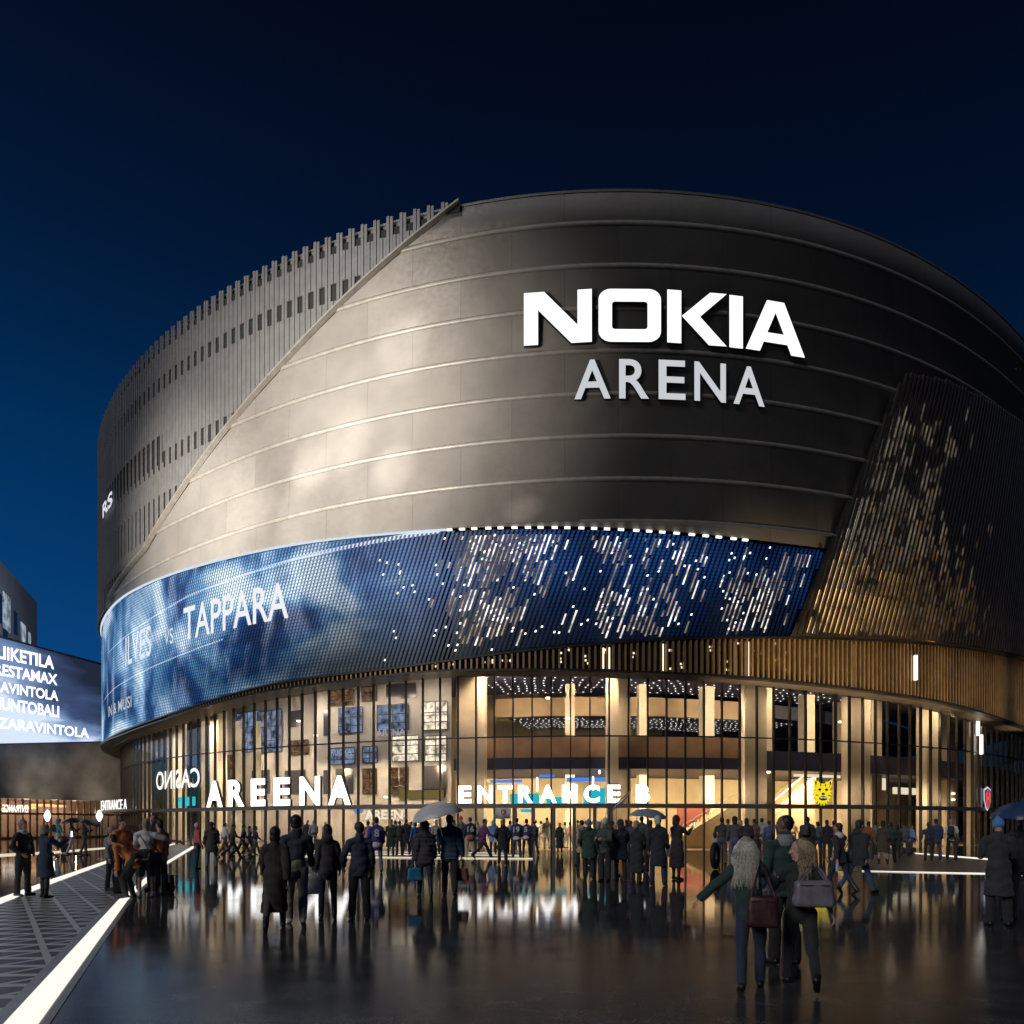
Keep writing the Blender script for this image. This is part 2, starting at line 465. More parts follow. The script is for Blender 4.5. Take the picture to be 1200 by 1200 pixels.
def sheet(mb, s0, s1, off, z0, z1, step=1.2, mi=0):
    f0 = z0 if callable(z0) else (lambda s: z0)
    f1 = z1 if callable(z1) else (lambda s: z1)
    n = max(1, int(math.ceil((s1 - s0) / step)))
    for i in range(n):
        a, b = s0 + (s1 - s0) * i / n, s0 + (s1 - s0) * (i + 1) / n
        mb.quad(pt(a, off, f0(a)), pt(b, off, f0(b)), pt(b, off, f1(b)), pt(a, off, f1(a)), mi,
                uv=[(a, f0(a)), (b, f0(b)), (b, f1(b)), (a, f1(a))])

def flat(mb, s0, s1, o0, o1, z, step=1.2, mi=0):
    n = max(1, int(math.ceil((s1 - s0) / step)))
    for i in range(n):
        a, b = s0 + (s1 - s0) * i / n, s0 + (s1 - s0) * (i + 1) / n
        mb.quad(pt(a, o1, z), pt(b, o1, z), pt(b, o0, z), pt(a, o0, z), mi)

# ------------------------------------------------------------------ shared materials
M_ASPHALT = wet_ground_mat()
M_CLAD = cladding_mat()
M_RIDGE = mat('metal_seam', (0.27, 0.255, 0.235), 0.5, 0.3, noise=(2.0, 0.15))
M_LOUVRE = mat('ribbed_grey_metal', (0.17, 0.17, 0.175), 0.5, 0.3, noise=(1.5, 0.12))
M_BLACK = mat('dark_void', (0.012, 0.012, 0.014), 0.7)
M_LATTICE = mat('dark_bronze_slat', (0.075, 0.062, 0.05), 0.4, 0.5, noise=(2.0, 0.2))
M_BRONZE = mat('bronze_fin', (0.30, 0.20, 0.095), 0.4, 0.35, noise=(1.5, 0.2))
M_FRAME = mat('dark_window_frame', (0.03, 0.027, 0.025), 0.4, 0.4)
M_LINTEL = mat('grey_lintel', (0.17, 0.165, 0.16), 0.45, 0.3)
M_CONC = mat('pale_concrete', (0.62, 0.55, 0.46), 0.7, noise=(1.2, 0.10))
M_CREAM = mat('cream_wall', (0.62, 0.52, 0.34), 0.7, noise=(0.6, 0.12))
M_BROWN = mat('wood_parapet', (0.30, 0.20, 0.14), 0.5, noise=(1.0, 0.18))
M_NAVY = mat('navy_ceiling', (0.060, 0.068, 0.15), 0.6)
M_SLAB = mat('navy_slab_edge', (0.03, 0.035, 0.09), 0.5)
M_GREYWALL = mat('reflected_grey_wall', (0.26, 0.245, 0.25), 0.6, noise=(0.9, 0.15))
M_GLASS = glass_mat()
M_WHITE_GLOW = glow('white_letter_light', (1.0, 0.98, 0.95), 4.0)
M_STRIP = glow('warm_white_strip', (1.0, 0.94, 0.85), 1.08)
M_TINY = glow('downlight', (1.0, 0.93, 0.80), 5.0)
M_SPARK = glow('spark_lamp', (1.0, 0.92, 0.78), 2.5)
M_LETTER_SIDE = mat('letter_return', (0.05, 0.05, 0.055), 0.4, 0.3)

def panel_lamp(name, loc, power, color, sx, sy, rz=0.0, tilt=24):
    l = bpy.data.lights.new(name, 'AREA'); l.shape = 'RECTANGLE'; l.size, l.size_y = sx, sy
    l.energy, l.color = power, color
    o = bpy.data.objects.new(name, l); o.location = loc; o.rotation_euler = (R(tilt), 0, rz); col.objects.link(o)   # turned away from the glass
    return o

def lamp(name, loc, power, color=(1, 0.78, 0.5), radius=0.2, typ='POINT', target=None, angle=60, blend=0.6):
    l = bpy.data.lights.new(name, typ)
    l.energy, l.color = power, color
    l.shadow_soft_size = radius
    o = bpy.data.objects.new(name, l)
    o.location = loc
    if typ == 'SPOT':
        l.spot_size, l.spot_blend = R(angle), blend
        d = Vector(target) - Vector(loc)
        o.rotation_euler = d.to_track_quat('-Z', 'Y').to_euler()
    col.objects.link(o)
    return o

# ------------------------------------------------------------------ ground
def ground_poly(name, pts, z, m, kind='structure', label=None, cat=None, thick=None):
    mb = MB()
    top = [(p[0], p[1], z) for p in pts]
    mb.poly(top)
    if thick:
        n = len(pts)
        for i in range(n):
            a, b = pts[i], pts[(i + 1) % n]
            mb.quad((a[0], a[1], z - thick), (b[0], b[1], z - thick), (b[0], b[1], z), (a[0], a[1], z))
    o = mb.build(name, m)
    return tag(o, label, cat, kind=kind)

g = MB(); g.quad((-1500, -300, 0), (1500, -300, 0), (1500, 2500, 0), (-1500, 2500, 0))
tag(g.build('ground', M_ASPHALT), kind='structure')

# the two light strips and the paved band between them
A = [gp(-10, 1217), gp(139, 1055), gp(190, 1013), gp(226, 991.5)]      # strip by the dark plaza, left edge
B = [gp(34, 1217), gp(150, 1055), gp(196, 1013), gp(230, 992.2)]       # its right edge
Cc = [gp(-60, 1078), gp(0, 1053), gp(66, 1029), gp(133, 1006), gp(206, 988)]     # far strip, upper edge
D = [gp(-60, 1087), gp(0, 1060), gp(66, 1034), gp(133, 1009), gp(206, 989)]
pave = [gp(-800, 1217)] + A + [gp(206, 989.4)] + D[::-1][1:] + [gp(-800, 1105)]
ang = math.atan2(A[3].y - A[0].y, A[3].x - A[0].x)
ground_poly('paving', pave, 0.004, paving_mat(-ang + R(32)))
def shift(P, dx): return [Vector((p.x + dx, p.y, p.z)) for p in P]
M_KERB = mat('kerb_stone', (0.34, 0.33, 0.32), 0.35, noise=(4, 0.2))
ground_poly('kerb_band', [p + Vector((-0.14, 0, 0)) for p in A] + [p + Vector((0.09, 0, 0)) for p in B][::-1], 0.008, M_KERB)
o = ground_poly('light_strip', A + B[::-1], 0.016, M_STRIP, None, 'bright broad strip of light in the ground on the near side of the patterned paving', 'light strip')
o = ground_poly('light_strip', Cc + D[::-1], 0.016, M_STRIP, None, 'thin strip of light on the far side of the patterned paving behind the grey-haired man', 'light strip')
E1 = [gp(-60, 1004), gp(60, 998), gp(150, 991)]; E2 = [gp(-60, 1008), gp(60, 1000.5), gp(150, 992.5)]
ground_poly('light_strip', E1 + E2[::-1], 0.016, glow('warm_white_strip_dim', (1, 0.85, 0.66), 0.8), None, 'pale strip of light in front of the low screen hall beside three umbrella walkers', 'light strip')
M_PAVE2 = mat('pale_paving', (0.13, 0.115, 0.10), 0.28, noise=(2.5, 0.25), bump=(12, 0.2, 0.01))
# forecourt along the facade
fc = [pt(s, 9 if 1 else 0)[:2] for s in np.linspace(spx(640), spx(1240), 24)]
inn = [pt(s, -1.6)[:2] for s in np.linspace(spx(640), spx(1240), 24)]
M_STEP = mat('step_stone', (0.16, 0.145, 0.125), 0.3, noise=(3, 0.2))
st = MB()
flat(st, spx(395), spx(620), -1.6, 9.5, 0.006)
tag(st.build('forecourt_paving', M_STEP), kind='structure')
for o_, x0, x1, w, lab in ((9.6, 430, 640, 0.26, 'nearest to the dark plaza'), (6.2, 400, 625, 0.22, 'middle of three under the jerseys crowd'), (3.2, 350, 600, 0.2, 'closest to the glass front')):
    m_ = MB(); sweep(m_, spx(x0), spx(x1), o_, o_ + w, 0.008, 0.05)
    tag(m_.build('step_light', glow('step_light', (1.0, 0.88, 0.66), 0.75)), 'glowing nosing line of the entrance steps, the one ' + lab, 'step light', 'glowing step lines before the entrance')
rp = [gp(985, 1021), gp(1155, 1024), gp(1330, 1030), gp(1330, 1008), gp(1155, 1006.5), gp(1075, 1000.5), gp(960, 1003)]
ground_poly('side_paving', rp, 0.006, M_PAVE2)
ground_poly('light_strip', [gp(1010, 1020.6), gp(1155, 1023.4), gp(1300, 1027.5), gp(1300, 1029.2), gp(1155, 1024.8), gp(1010, 1021.6)], 0.016, M_STRIP, None, 'straight strip of light edging the paved corner under the crest sign, nearer one', 'light strip')
ground_poly('light_strip', [gp(1070, 999.4), gp(1155, 1006), gp(1300, 1016), gp(1300, 1018.4), gp(1155, 1007.8), gp(1070, 1000.6)], 0.016, M_STRIP, None, 'slanting strip of light on the paved corner behind the two fans near the crest sign', 'light strip')

# ------------------------------------------------------------------ the arena
arena = empty('arena_building', pt(0, -20), 0, 'huge round arena with brushed metal drum, blue media screen band and glass foyer', 'arena')
arena_parent_loc = Vector(arena.location)
def part(mb, name, m, parent=None, **k):
    o = mb.build(name, m, None, **k)
    p = parent or arena
    o.parent = p
    o.matrix_parent_inverse = Matrix.Translation(-arena_parent_loc) if p is arena else p_inv(p)
    return o
def p_inv(p):
    return Matrix.Identity(4)

# metal drum in overlapping bands
seams = [EYE + 18.2 + 2.56 * k for k in range(-2, 9)]
seams[-1] = TOP
mb = MB()
SA, SB = SS[0], SS[-1]
NS = 260
for k in range(len(seams) - 1):
    for i in range(NS):
        a, b = SA + (SB - SA) * i / NS, SA + (SB - SA) * (i + 1) / NS
        za = [max(seams[k], scr_top(a) + 0.02), max(seams[k + 1], scr_top(a) + 0.02)]
        zb = [max(seams[k], scr_top(b) + 0.02), max(seams[k + 1], scr_top(b) + 0.02)]
        if za[1] - za[0] < 0.01 and zb[1] - zb[0] < 0.01: continue
        oo = lambda z: 0.12 * (seams[k + 1] - z) / (seams[k + 1] - seams[k])
        mb.quad(pt(a, oo(za[0]), za[0]), pt(b, oo(zb[0]), zb[0]), pt(b, oo(zb[1]), zb[1]), pt(a, oo(za[1]), za[1]),
                uv=[(a, za[0]), (b, zb[0]), (b, zb[1]), (a, za[1])])
        mb.quad(pt(a, 0, za[0]), pt(b, 0, zb[0]), pt(b, oo(zb[0]), zb[0]), pt(a, oo(za[0]), za[0]))
drum = part(mb, 'metal_cladding', M_CLAD, smooth=True, merge=True)
mb = MB()
for k in range(2, len(seams) - 1):
    z = seams[k] - 0.05
    for i in range(NS):
        a, b = SA + (SB - SA) * i / NS, SA + (SB - SA) * (i + 1) / NS
        if z < scr_top(a) + 0.3 or z < scr_top(b) + 0.3: continue
        pr = [(0.02, 0.13), (0.12, 0.11), (0.17, 0.02), (0.15, -0.10), (0.06, -0.15)]
        for (o0, d0), (o1, d1) in zip(pr, pr[1:]):
            mb.quad(pt(a, o1, z + d1), pt(b, o1, z + d1), pt(b, o0, z + d0), pt(a, o0, z + d0))
part(mb, 'seam_ridges', M_RIDGE, smooth=True, merge=True)
mb = MB(); n = 200
ring = [pt(SA + (SB - SA) * i / n, -0.3, TOP) for i in range(n)]
inner = [pt(SA + (SB - SA) * i / n, -10, TOP + 1.0) for i in range(n)]
for i in range(n):
    j = (i + 1) % n
    mb.quad(ring[i], ring[j], inner[j], inner[i])
mb.poly(inner)
cap = [(pt(SA + (SB - SA) * i / n, 0.05, TOP + 0.1), pt(SA + (SB - SA) * i / n, -0.3, TOP + 0.1), pt(SA + (SB - SA) * i / n, 0.05, TOP - .05)) for i in range(n)]
for i in range(n):
    a, b = cap[i], cap[(i + 1) % n]
    mb.quad(a[0], b[0], b[1], a[1]); mb.quad(a[2], b[2], b[0], a[0])
part(mb, 'roof', mat('roof_sheet', (0.16, 0.155, 0.15), 0.5, 0.4))

# ribbed louvre wall, upper left
_lp = [(540, 239), (477, 289), (337.5, 424), (237.5, 545), (173, 645), (131, 703)]
_ls = sorted((spx(x), zpy(x, y)) for x, y in _lp)
LS_, LZ_ = [q[0] for q in _ls], [q[1] for q in _ls]
def z_diag(s): return max(float(np.interp(s, LS_, LZ_)), scr_top(s) + 0.05) if s > LS_[0] else scr_top(s) + 0.05
rows = [(zpy(392, 340), zpy(392, 356)), (zpy(321, 316), zpy(321, 332)), (zpy(258, 498), zpy(258, 515)), (zpy(208, 575), zpy(208, 592)), (zpy(175, 612), zpy(175, 634))]
rows = sorted(rows)
big = [(spx(131), spx(197), zpy(190, 514), zpy(190, 548)), (spx(126), spx(158), zpy(150, 668), zpy(150, 700)), (spx(119.7) - 20, spx(121.5), zpy(150, 540), zpy(150, 600))]
mb, back = MB(), MB()
pitch = 0.23
s = LS_[-1]; k = 0
while s > S_L - 45:
    a, b = s - pitch, s
    zl = z_diag((a + b) / 2)
    if k % 2 == 0: zt, of = TOP + 0.16, 0.42
    else: zt, of = TOP + 0.12, 0.38
    cuts = []
    if k % 4 in (1, 2):
        for r0, r1 in rows: cuts.append((min(r0, r1) - .12, max(r0, r1) + .12))
    for q in big:
        if q[0] < (a + b) / 2 < q[1] and k % 4: cuts.append((min(q[2:]), max(q[2:])))
    cuts.sort()
    z = zl; segs = []
    for c0, c1 in cuts:
        if c1 <= z: continue
        if c0 > z: segs.append((z, min(c0, zt)))
        z = c1
    if z < zt: segs.append((z, zt))
    for z0, z1 in segs:
        if z1 <= z0 + .02 or (z1 - z0 < .25 and z1 > TOP - .2): continue
        e = 0.02
        p = [pt(a + e, of, z0), pt(b - e, of, z0), pt(b, 0.33, z0), pt(a, 0.33, z0), pt(a + e, of, z1), pt(b - e, of, z1), pt(b, 0.33, z1), pt(a, 0.33, z1)]
        mb.hexa(p)
    back.quad(pt(a, 0.27, zl), pt(b, 0.27, z_diag(b) if b < LS_[-1] else zl), pt(b, 0.27, TOP - 0.5), pt(a, 0.27, TOP - 0.5))
    s -= pitch; k += 1
part(mb, 'louvre_wall', M_LOUVRE)
part(back, 'louvre_backing', M_BLACK)
# metal edge trim along the diagonal
mb = MB()
q = [(s, z_diag(s)) for s in np.linspace(LS_[0], LS_[-1], 60)]
for (a, za), (b, zb) in zip(q, q[1:]):
    mb.hexa([pt(a, 0.5, za - .14), pt(b, 0.5, zb - .14), pt(b, 0.13, zb - .14), pt(a, 0.13, za - .14), pt(a, 0.5, za), pt(b, 0.5, zb), pt(b, 0.13, zb), pt(a, 0.13, za)])
part(mb, 'diagonal_trim', M_RIDGE)

# media screen: slanted LED slats
M_SCREEN = screen_mat('led_picture', 1.7)
M_SCREEN_BACK = screen_mat('led_picture_back', 0.6)
LEAN = 0.36
def slats(mb, s0, s1, pitch, width, off0, off1, flo, fhi, keep, nz=16, lean=LEAN):
    s = s0
    while s < s1:
        zm = flo(s)
        zz0, zz1 = flo(s) - 0.5, fhi(s) + 4.0
        ok = []
        for i in range(121):
            z = zz0 + (zz1 - zz0) * i / 120
            q = s + lean * (z - zm)
            if flo(q) <= z <= fhi(q) and keep(q, z): ok.append(z)
        pts_ = []
        if len(ok) > 2:
            pts_ = [(s + lean * (z - zm), z) for z in np.linspace(ok[0], ok[-1], nz)]
        for (qa, za), (qb, zb) in zip(pts_, pts_[1:]):
            w = width
            A_ = [pt(qa, off1, za), pt(qa + w, off1, za), pt(qa + w, off0, za), pt(qa, off0, za)]
            B_ = [pt(qb, off1, zb), pt(qb + w, off1, zb), pt(qb + w, off0, zb), pt(qb, off0, zb)]
            uv = [(qa, za), (qa + w, za), (qb + w, zb), (qb, zb)]
            mb.quad(A_[0], A_[1], B_[1], B_[0], 0, uv)
            mb.quad(A_[3], A_[0], B_[0], B_[3], 1)
            mb.quad(A_[1], A_[2], B_[2], B_[1], 1)
        s += pitch
_lat = sorted((zpy(x, y), spx(x)) for x, y in [(1053, 436), (984, 603), (925, 745)])
def s_lat(z): return float(np.interp(z, [q[0] for q in _lat], [q[1] for q in _lat])) if z > _lat[0][0] else _lat[0][1] - 0.42 * (_lat[0][0] - z)
mb = MB()
slats(mb, S_L - 14, spx(965), 0.30, 0.155, 0.02, 0.055, lambda s: scr_bot(s) + 0.12, lambda s: scr_top(s) - 0.15, lambda q, z: q < s_lat(z) - 0.15)
screen = part(mb, 'media_screen', [M_SCREEN, M_LATTICE])
mb = MB(); sheet(mb, S_L - 14, spx(517), -0.12, lambda s: scr_bot(s) + .1, lambda s: scr_top(s) - .1)
part(mb, 'screen_panel', M_SCREEN_BACK)
mb = MB(); sheet(mb, S_L - 14, spx(1000), -1.1, lambda s: scr_bot(s) - .2, lambda s: scr_top(s) + .3)
part(mb, 'screen_backing', screen_mat('screen_backing', 0.14))
# bright edge along the top of the screen and thin lower rail
mb = MB(); sweep(mb, S_L - 14, spx(523), 0.02, 0.17, lambda s: scr_top(s) - .12, lambda s: scr_top(s) - 0.02)
part(mb, 'screen_edge_light', glow('cool_edge_light', (0.75, 0.86, 1.0), 0.9))
mb = MB()
s = spx(524)
while s < spx(880):
    sweep(mb, s, s + 0.35, 0.02, 0.16, lambda q: scr_top(q) - .14, lambda q: scr_top(q) - 0.03)
    s += 0.75 + 0.2 * rng.random()
tag(part(mb, 'screen_edge_lamps', glow('warm_edge_light', (1.0, 0.93, 0.82), 1.6)), kind='stuff')
mb = MB(); sweep(mb, S_L - 14, S_R, -0.4, 0.16, lambda s: scr_bot(s) - .04, lambda s: scr_bot(s) + 0.08)
part(mb, 'lower_rail', M_FRAME)
# white line and fixture text printed on the screen picture
mb = MB()
for i in range(120):
    f = i / 120
    x0, x1 = 128 + (516 - 128) * f, 128 + (516 - 128) * (f + 1 / 120)
    zf = lambda x: float(np.interp(x, [128, 220, 350, 516], [17.6, 18.9, 19.5, 19.85]))
    th = 0.05 + 0.10 * f
    a, b = spx(x0), spx(x1)
    mb.quad(pt(a, 0.05, zf(x0) - th), pt(b, 0.05, zf(x1) - th), pt(b, 0.05, zf(x1) + th), pt(a, 0.05, zf(x0) + th))
    x0, x1 = 122 + (262 - 122) * f, 122 + (262 - 122) * (f + 1 / 120)
    zf = lambda x: float(np.interp(x, [122, 134, 175, 262], [13.6, 13.9, 14.3, 15.0]))
    a, b = spx(x0), spx(x1)
    mb.quad(pt(a, 0.05, zf(x0) - .05), pt(b, 0.05, zf(x1) - .05), pt(b, 0.05, zf(x1) + .05), pt(a, 0.05, zf(x0) + .05))
part(mb, 'screen_lines', glow('screen_white_line', (0.85, 0.92, 1.0), 0.9))

def text_mesh(txt, bold=0.0, extrude=0.0, res=6):
    cu = bpy.data.curves.new('text', 'FONT')
    cu.body = txt; cu.offset = bold; cu.extrude = extrude; cu.resolution_u = res
    ob = bpy.data.objects.new('text', cu); col.objects.link(ob)
    dg = bpy.context.evaluated_depsgraph_get(); dg.update()
    me = bpy.data.meshes.new_from_object(ob.evaluated_get(dg))
    bpy.data.objects.remove(ob); bpy.data.curves.remove(cu)
    return me
def norm_xy(me):
    v = np.zeros(len(me.vertices) * 3, dtype=np.float32); me.vertices.foreach_get('co', v); v = v.reshape(-1, 3)
    lo, hi = v.min(0), v.max(0)
    v[:, 0] = (v[:, 0] - lo[0]) / max(hi[0] - lo[0], 1e-6); v[:, 1] = (v[:, 1] - lo[1]) / max(hi[1] - lo[1], 1e-6)
    return v
def wall_text(name, txt, px0, px1, z0, z1, off, m, parent, bold=0.02, mirror=False):
    me = text_mesh(txt, bold)
    v = norm_xy(me)
    s0, s1 = spx(px0, off), spx(px1, off)
    u = 1 - v[:, 0] if mirror else v[:, 0]
    out = np.array([pt(s0 + (s1 - s0) * a, off, z0 + (z1 - z0) * b) for a, b in zip(u, v[:, 1])], dtype=np.float32)
    me.vertices.foreach_set('co', out.ravel())
    o = link_mesh(name, me, m)
    if parent is not None:
        o.parent = parent
        if parent is arena: o.matrix_parent_inverse = Matrix.Translation(-arena_parent_loc)
    return o
M_SCRTXT = glow('screen_text', (0.95, 0.97, 1.0), 0.92)
wall_text('lettering', 'TAPPARA', 215, 338, 15.6, 18.1, 0.06, M_SCRTXT, screen, 0.012)
wall_text('lettering', 'VS', 192.5, 203, 15.7, 16.9, 0.06, glow('screen_text_vs', (0.9, 0.95, 1.0), 0.85), screen, 0.0)
wall_text('lettering', 'ILVES', 147, 177, 15.3, 17.8, 0.06, glow('screen_text_mid', (0.80, 0.86, 0.95), 0.95), screen, 0.01)
wall_text('lettering', 'IN & MUSI', 127, 154, 11.6, 12.6, 0.06, glow('screen_text_dim', (0.8, 0.88, 1.0), 0.6), screen, 0.01)

def px_panel(mb, x0, x1, y0, y1, off, mi=0):
    a, b = spx(x0, off), spx(x1, off)
    xm = (x0 + x1) / 2
    sheet(mb, a, b, off, zpy(xm, y1, off), zpy(xm, y0, off), mi=mi)
# lit rooms seen through the slanted gaps of the screen: slashes of light between the slats
def gap_light(mb, base, pitch, gap0, gap1, flo, lean, px, py, h, off):
    s = spx(px); z = zpy(px, py)
    s_foot = s - lean * (z - flo(s))
    n = round((s_foot - base) / pitch)
    s_foot = base + n * pitch
    zb = flo(s_foot)
    a, b = s_foot + lean * (z - zb), s_foot + lean * (z + h - zb)
    mb.quad(pt(a + gap0, off, z), pt(a + gap1, off, z), pt(b + gap1, off, z + h), pt(b + gap0, off, z + h))
flo_s = lambda s: scr_bot(s) + 0.12
dim, lit = MB(), MB()
for x0, x1, y0, y1, n in ((536, 610, 626, 668, 60), (530, 625, 664, 690, 26), (536, 606, 706, 758, 60), (690, 720, 626, 662, 14), (610, 660, 622, 660, 16), (748, 796, 626, 670, 20), (694, 726, 694, 748, 26), (732, 780, 690, 748, 40),
                          (840, 900, 682, 746, 44), (866, 900, 680, 730, 16), (900, 955, 650, 735, 34), (500, 940, 624, 750, 60)):
    for i in range(n):
        x, y = rng.uniform(x0, x1), rng.uniform(y0 + 6, y1)
        s = spx(x); z = zpy(x, y); h = min(rng.uniform(.35, 1.5), scr_top(s) - .5 - z)
        if h < .15 or z < scr_bot(s) + .2 or s > s_lat(z) - 1: continue
        gap_light(lit if rng.random() < .38 else dim, S_L - 14, 0.30, 0.165, 0.27, flo_s, LEAN, x, y, h, 0.0)
tag(part(dim, 'dim_gap_slashes', room_glow('dim_gap_light', (1.0, 0.74, 0.50), 0.26, 0.9, 0.8)), kind='stuff')
tag(part(lit, 'lit_gap_slashes', room_glow('lit_gap_light', (1.0, 0.88, 0.74), 0.95, 0.9, 0.7)), kind='stuff')
mb = MB()
for i in range(110):
    x = rng.uniform(440, 900)
    s = spx(x); z = rng.uniform(scr_bot(s) + .3, scr_top(s) - .4)
    gap_light(mb, S_L - 14, 0.30, 0.165, 0.27, flo_s, LEAN, x, HY - (z - EYE) * FPX / pt(s)[1], 0.12, 0.005)
tag(part(mb, 'spark_lamps', M_SPARK), kind='stuff')

# dark lattice on the right
def lat_top(s): return float(np.interp(s, [spx(1050), spx(1100), spx(1195), spx(1240)], [zpy(1050, 438), zpy(1100, 447), zpy(1195, 500), zpy(1240, 540)]))
mb = MB()
slats(mb, spx(915), S_R + 30, 0.40, 0.19, 0.36, 0.52, lambda s: scr_bot(s) + 0.1, lat_top, lambda q, z: q > s_lat(z), nz=24, lean=0.34)
lattice = part(mb, 'slat_lattice', [M_LATTICE, M_LATTICE])
mb = MB()
n = 50
s_hi = S_R + 30
for i in range(n):
    zlo, zhi = scr_bot(spx(1100)), lat_top(spx(1100))
    z0 = 12 + (29.2 - 12) * i / n; z1 = 12 + (29.2 - 12) * (i + 1) / n
    for j in range(30):
        a0 = s_lat(z0) + (s_hi - s_lat(z0)) * j / 30; b0 = s_lat(z0) + (s_hi - s_lat(z0)) * (j + 1) / 30
        a1 = s_lat(z1) + (s_hi - s_lat(z1)) * j / 30; b1 = s_lat(z1) + (s_hi - s_lat(z1)) * (j + 1) / 30
        if z1 > lat_top(a1) + 0.4 or z1 < scr_bot(a1): continue
        mb.quad(pt(a0, 0.16, max(z0, scr_bot(a0))), pt(b0, 0.16, max(z0, scr_bot(b0))), pt(b1, 0.16, max(z1, scr_bot(b1))), pt(a1, 0.16, max(z1, scr_bot(a1))))
part(mb, 'lattice_backing', mat('lattice_backing', (0.028, 0.026, 0.026), 0.5))
mb = MB()
flo_l = lambda s: scr_bot(s) + 0.1
for i in range(560):
    if rng.random() < .6: x, y = rng.gauss(1040, 36), rng.uniform(490, 744)
    else: x, y = rng.gauss(1010, 50), rng.uniform(590, 744)
    if x > 1195 or x < 925: continue
    s, z = spx(x), zpy(x, y)
    h = rng.uniform(0.3, 1.3)
    if s < s_lat(z) + 0.5 or z + h > lat_top(s) - 1.0: continue
    gap_light(mb, spx(915), 0.40, 0.20, 0.34, flo_l, 0.34, x, y, h, 0.34)
tag(part(mb, 'lattice_lamps', room_glow('lattice_lamp', (1.0, 0.86, 0.66), 1.5, 0.5, 1.0)), kind='stuff')
mb = MB()
for x0, x1, y0, y1 in ((990, 1096, 702, 744), (960, 1000, 712, 742), (1030, 1075, 672, 700), (975, 992, 690, 712)):
    px_panel(mb, x0, x1, y0, y1, 0.2)
part(mb, 'golden_panels', room_glow('golden_panel', (1.0, 0.56, 0.16), 0.6, 0.35, 0.9))  # golden emissive panels behind the lower slats
mb = MB()
for i in range(8):
    x = 1120 + i * 11
    px_panel(mb, x, x + 7, 715 + i * 2.6, 719 + i * 2.6, 0.2)
gm = MB()
for i in range(520):
    x, y = rng.uniform(935, 1150), 745 - abs(rng.gauss(0, 52))
    if x > 1050 and rng.random() < (x - 1050) / 130: continue
    s, z = spx(x), zpy(x, y)
    h = rng.uniform(0.3, 1.2)
    if s < s_lat(z) + 0.4 or z < scr_bot(s) + .15: continue
    gap_light(gm, spx(915), 0.40, 0.20, 0.36, flo_l, 0.34, x, y, h, 0.345)
tag(part(gm, 'golden_gap_slashes', room_glow('golden_slash', (1.0, 0.62, 0.26), 1.0, 0.5, 0.9)), kind='stuff')  # slashes of golden light between the lattice slats
part(mb, 'lattice_light_row', glow('amber_row', (1.0, 0.62, 0.25), 0.5))

# bronze fin fascia below
mb = MB(); sheet(mb, S_L - 20, S_R + 30, -0.28, lambda s: fas_bot(s) - 0.02, lambda s: scr_bot(s) + .02)
part(mb, 'fascia_panel', mat('bronze_fascia', (0.13, 0.09, 0.045), 0.4, 0.4, noise=(1, 0.25)))
mb = MB(); s = S_L - 8
while s < S_R + 25:
    z0, z1 = fas_bot(s), scr_bot(s) - 0.05
    if z1 - z0 > 0.12:
        mb.hexa([pt(s, .1, z0), pt(s + .12, .1, z0), pt(s + .12, -.27, z0), pt(s, -.27, z0), pt(s, .1, z1), pt(s + .12, .1, z1), pt(s + .12, -.27, z1), pt(s, -.27, z1)])
    s += 0.36
part(mb, 'fascia_fins', M_BRONZE)
mb = MB(); sweep(mb, S_L - 20, S_R + 30, -0.36, 0.13, lambda s: fas_bot(s) - .14, lambda s: fas_bot(s) - 0.02)
part(mb, 'fascia_trim', M_FRAME)
mb = MB()
for i in range(int((S_R + 50 - S_L) / 1.2)):
    a, b = S_L - 20 + i * 1.2, S_L - 20 + (i + 1) * 1.2
    mb.quad(pt(a, -0.36, fas_bot(a) - .1), pt(b, -0.36, fas_bot(b) - .1), pt(b, -2.1, fas_bot(b) - .1), pt(a, -2.1, fas_bot(a) - .1))
part(mb, 'soffit', mat('soffit_panel', (0.10, 0.085, 0.075), 0.5))
# sparks showing between fins
mb = MB()
for x in [500 + i * 11 for i in range(44)]:
    for k in range(rng.choice((0, 0, 1, 2, 3))):
        s = spx(x + rng.uniform(-3, 3), -0.25); z0, z1 = fas_bot(s) + .15, scr_bot(s) - .15
        if z1 <= z0: continue
        z = rng.uniform(z0, z1)
        sheet(mb, s, s + .10, -0.25, z, z + .12)
for x in (706, 713, 776, 855, 868, 877, 994, 1003):
    s = spx(x, -0.25); sheet(mb, s, s + .10, -0.25, fas_bot(s) + .1, scr_bot(s) - .15)
tag(part(mb, 'fascia_sparks', glow('fascia_spark', (1.0, 0.82, 0.58), 1.6)), kind='stuff')

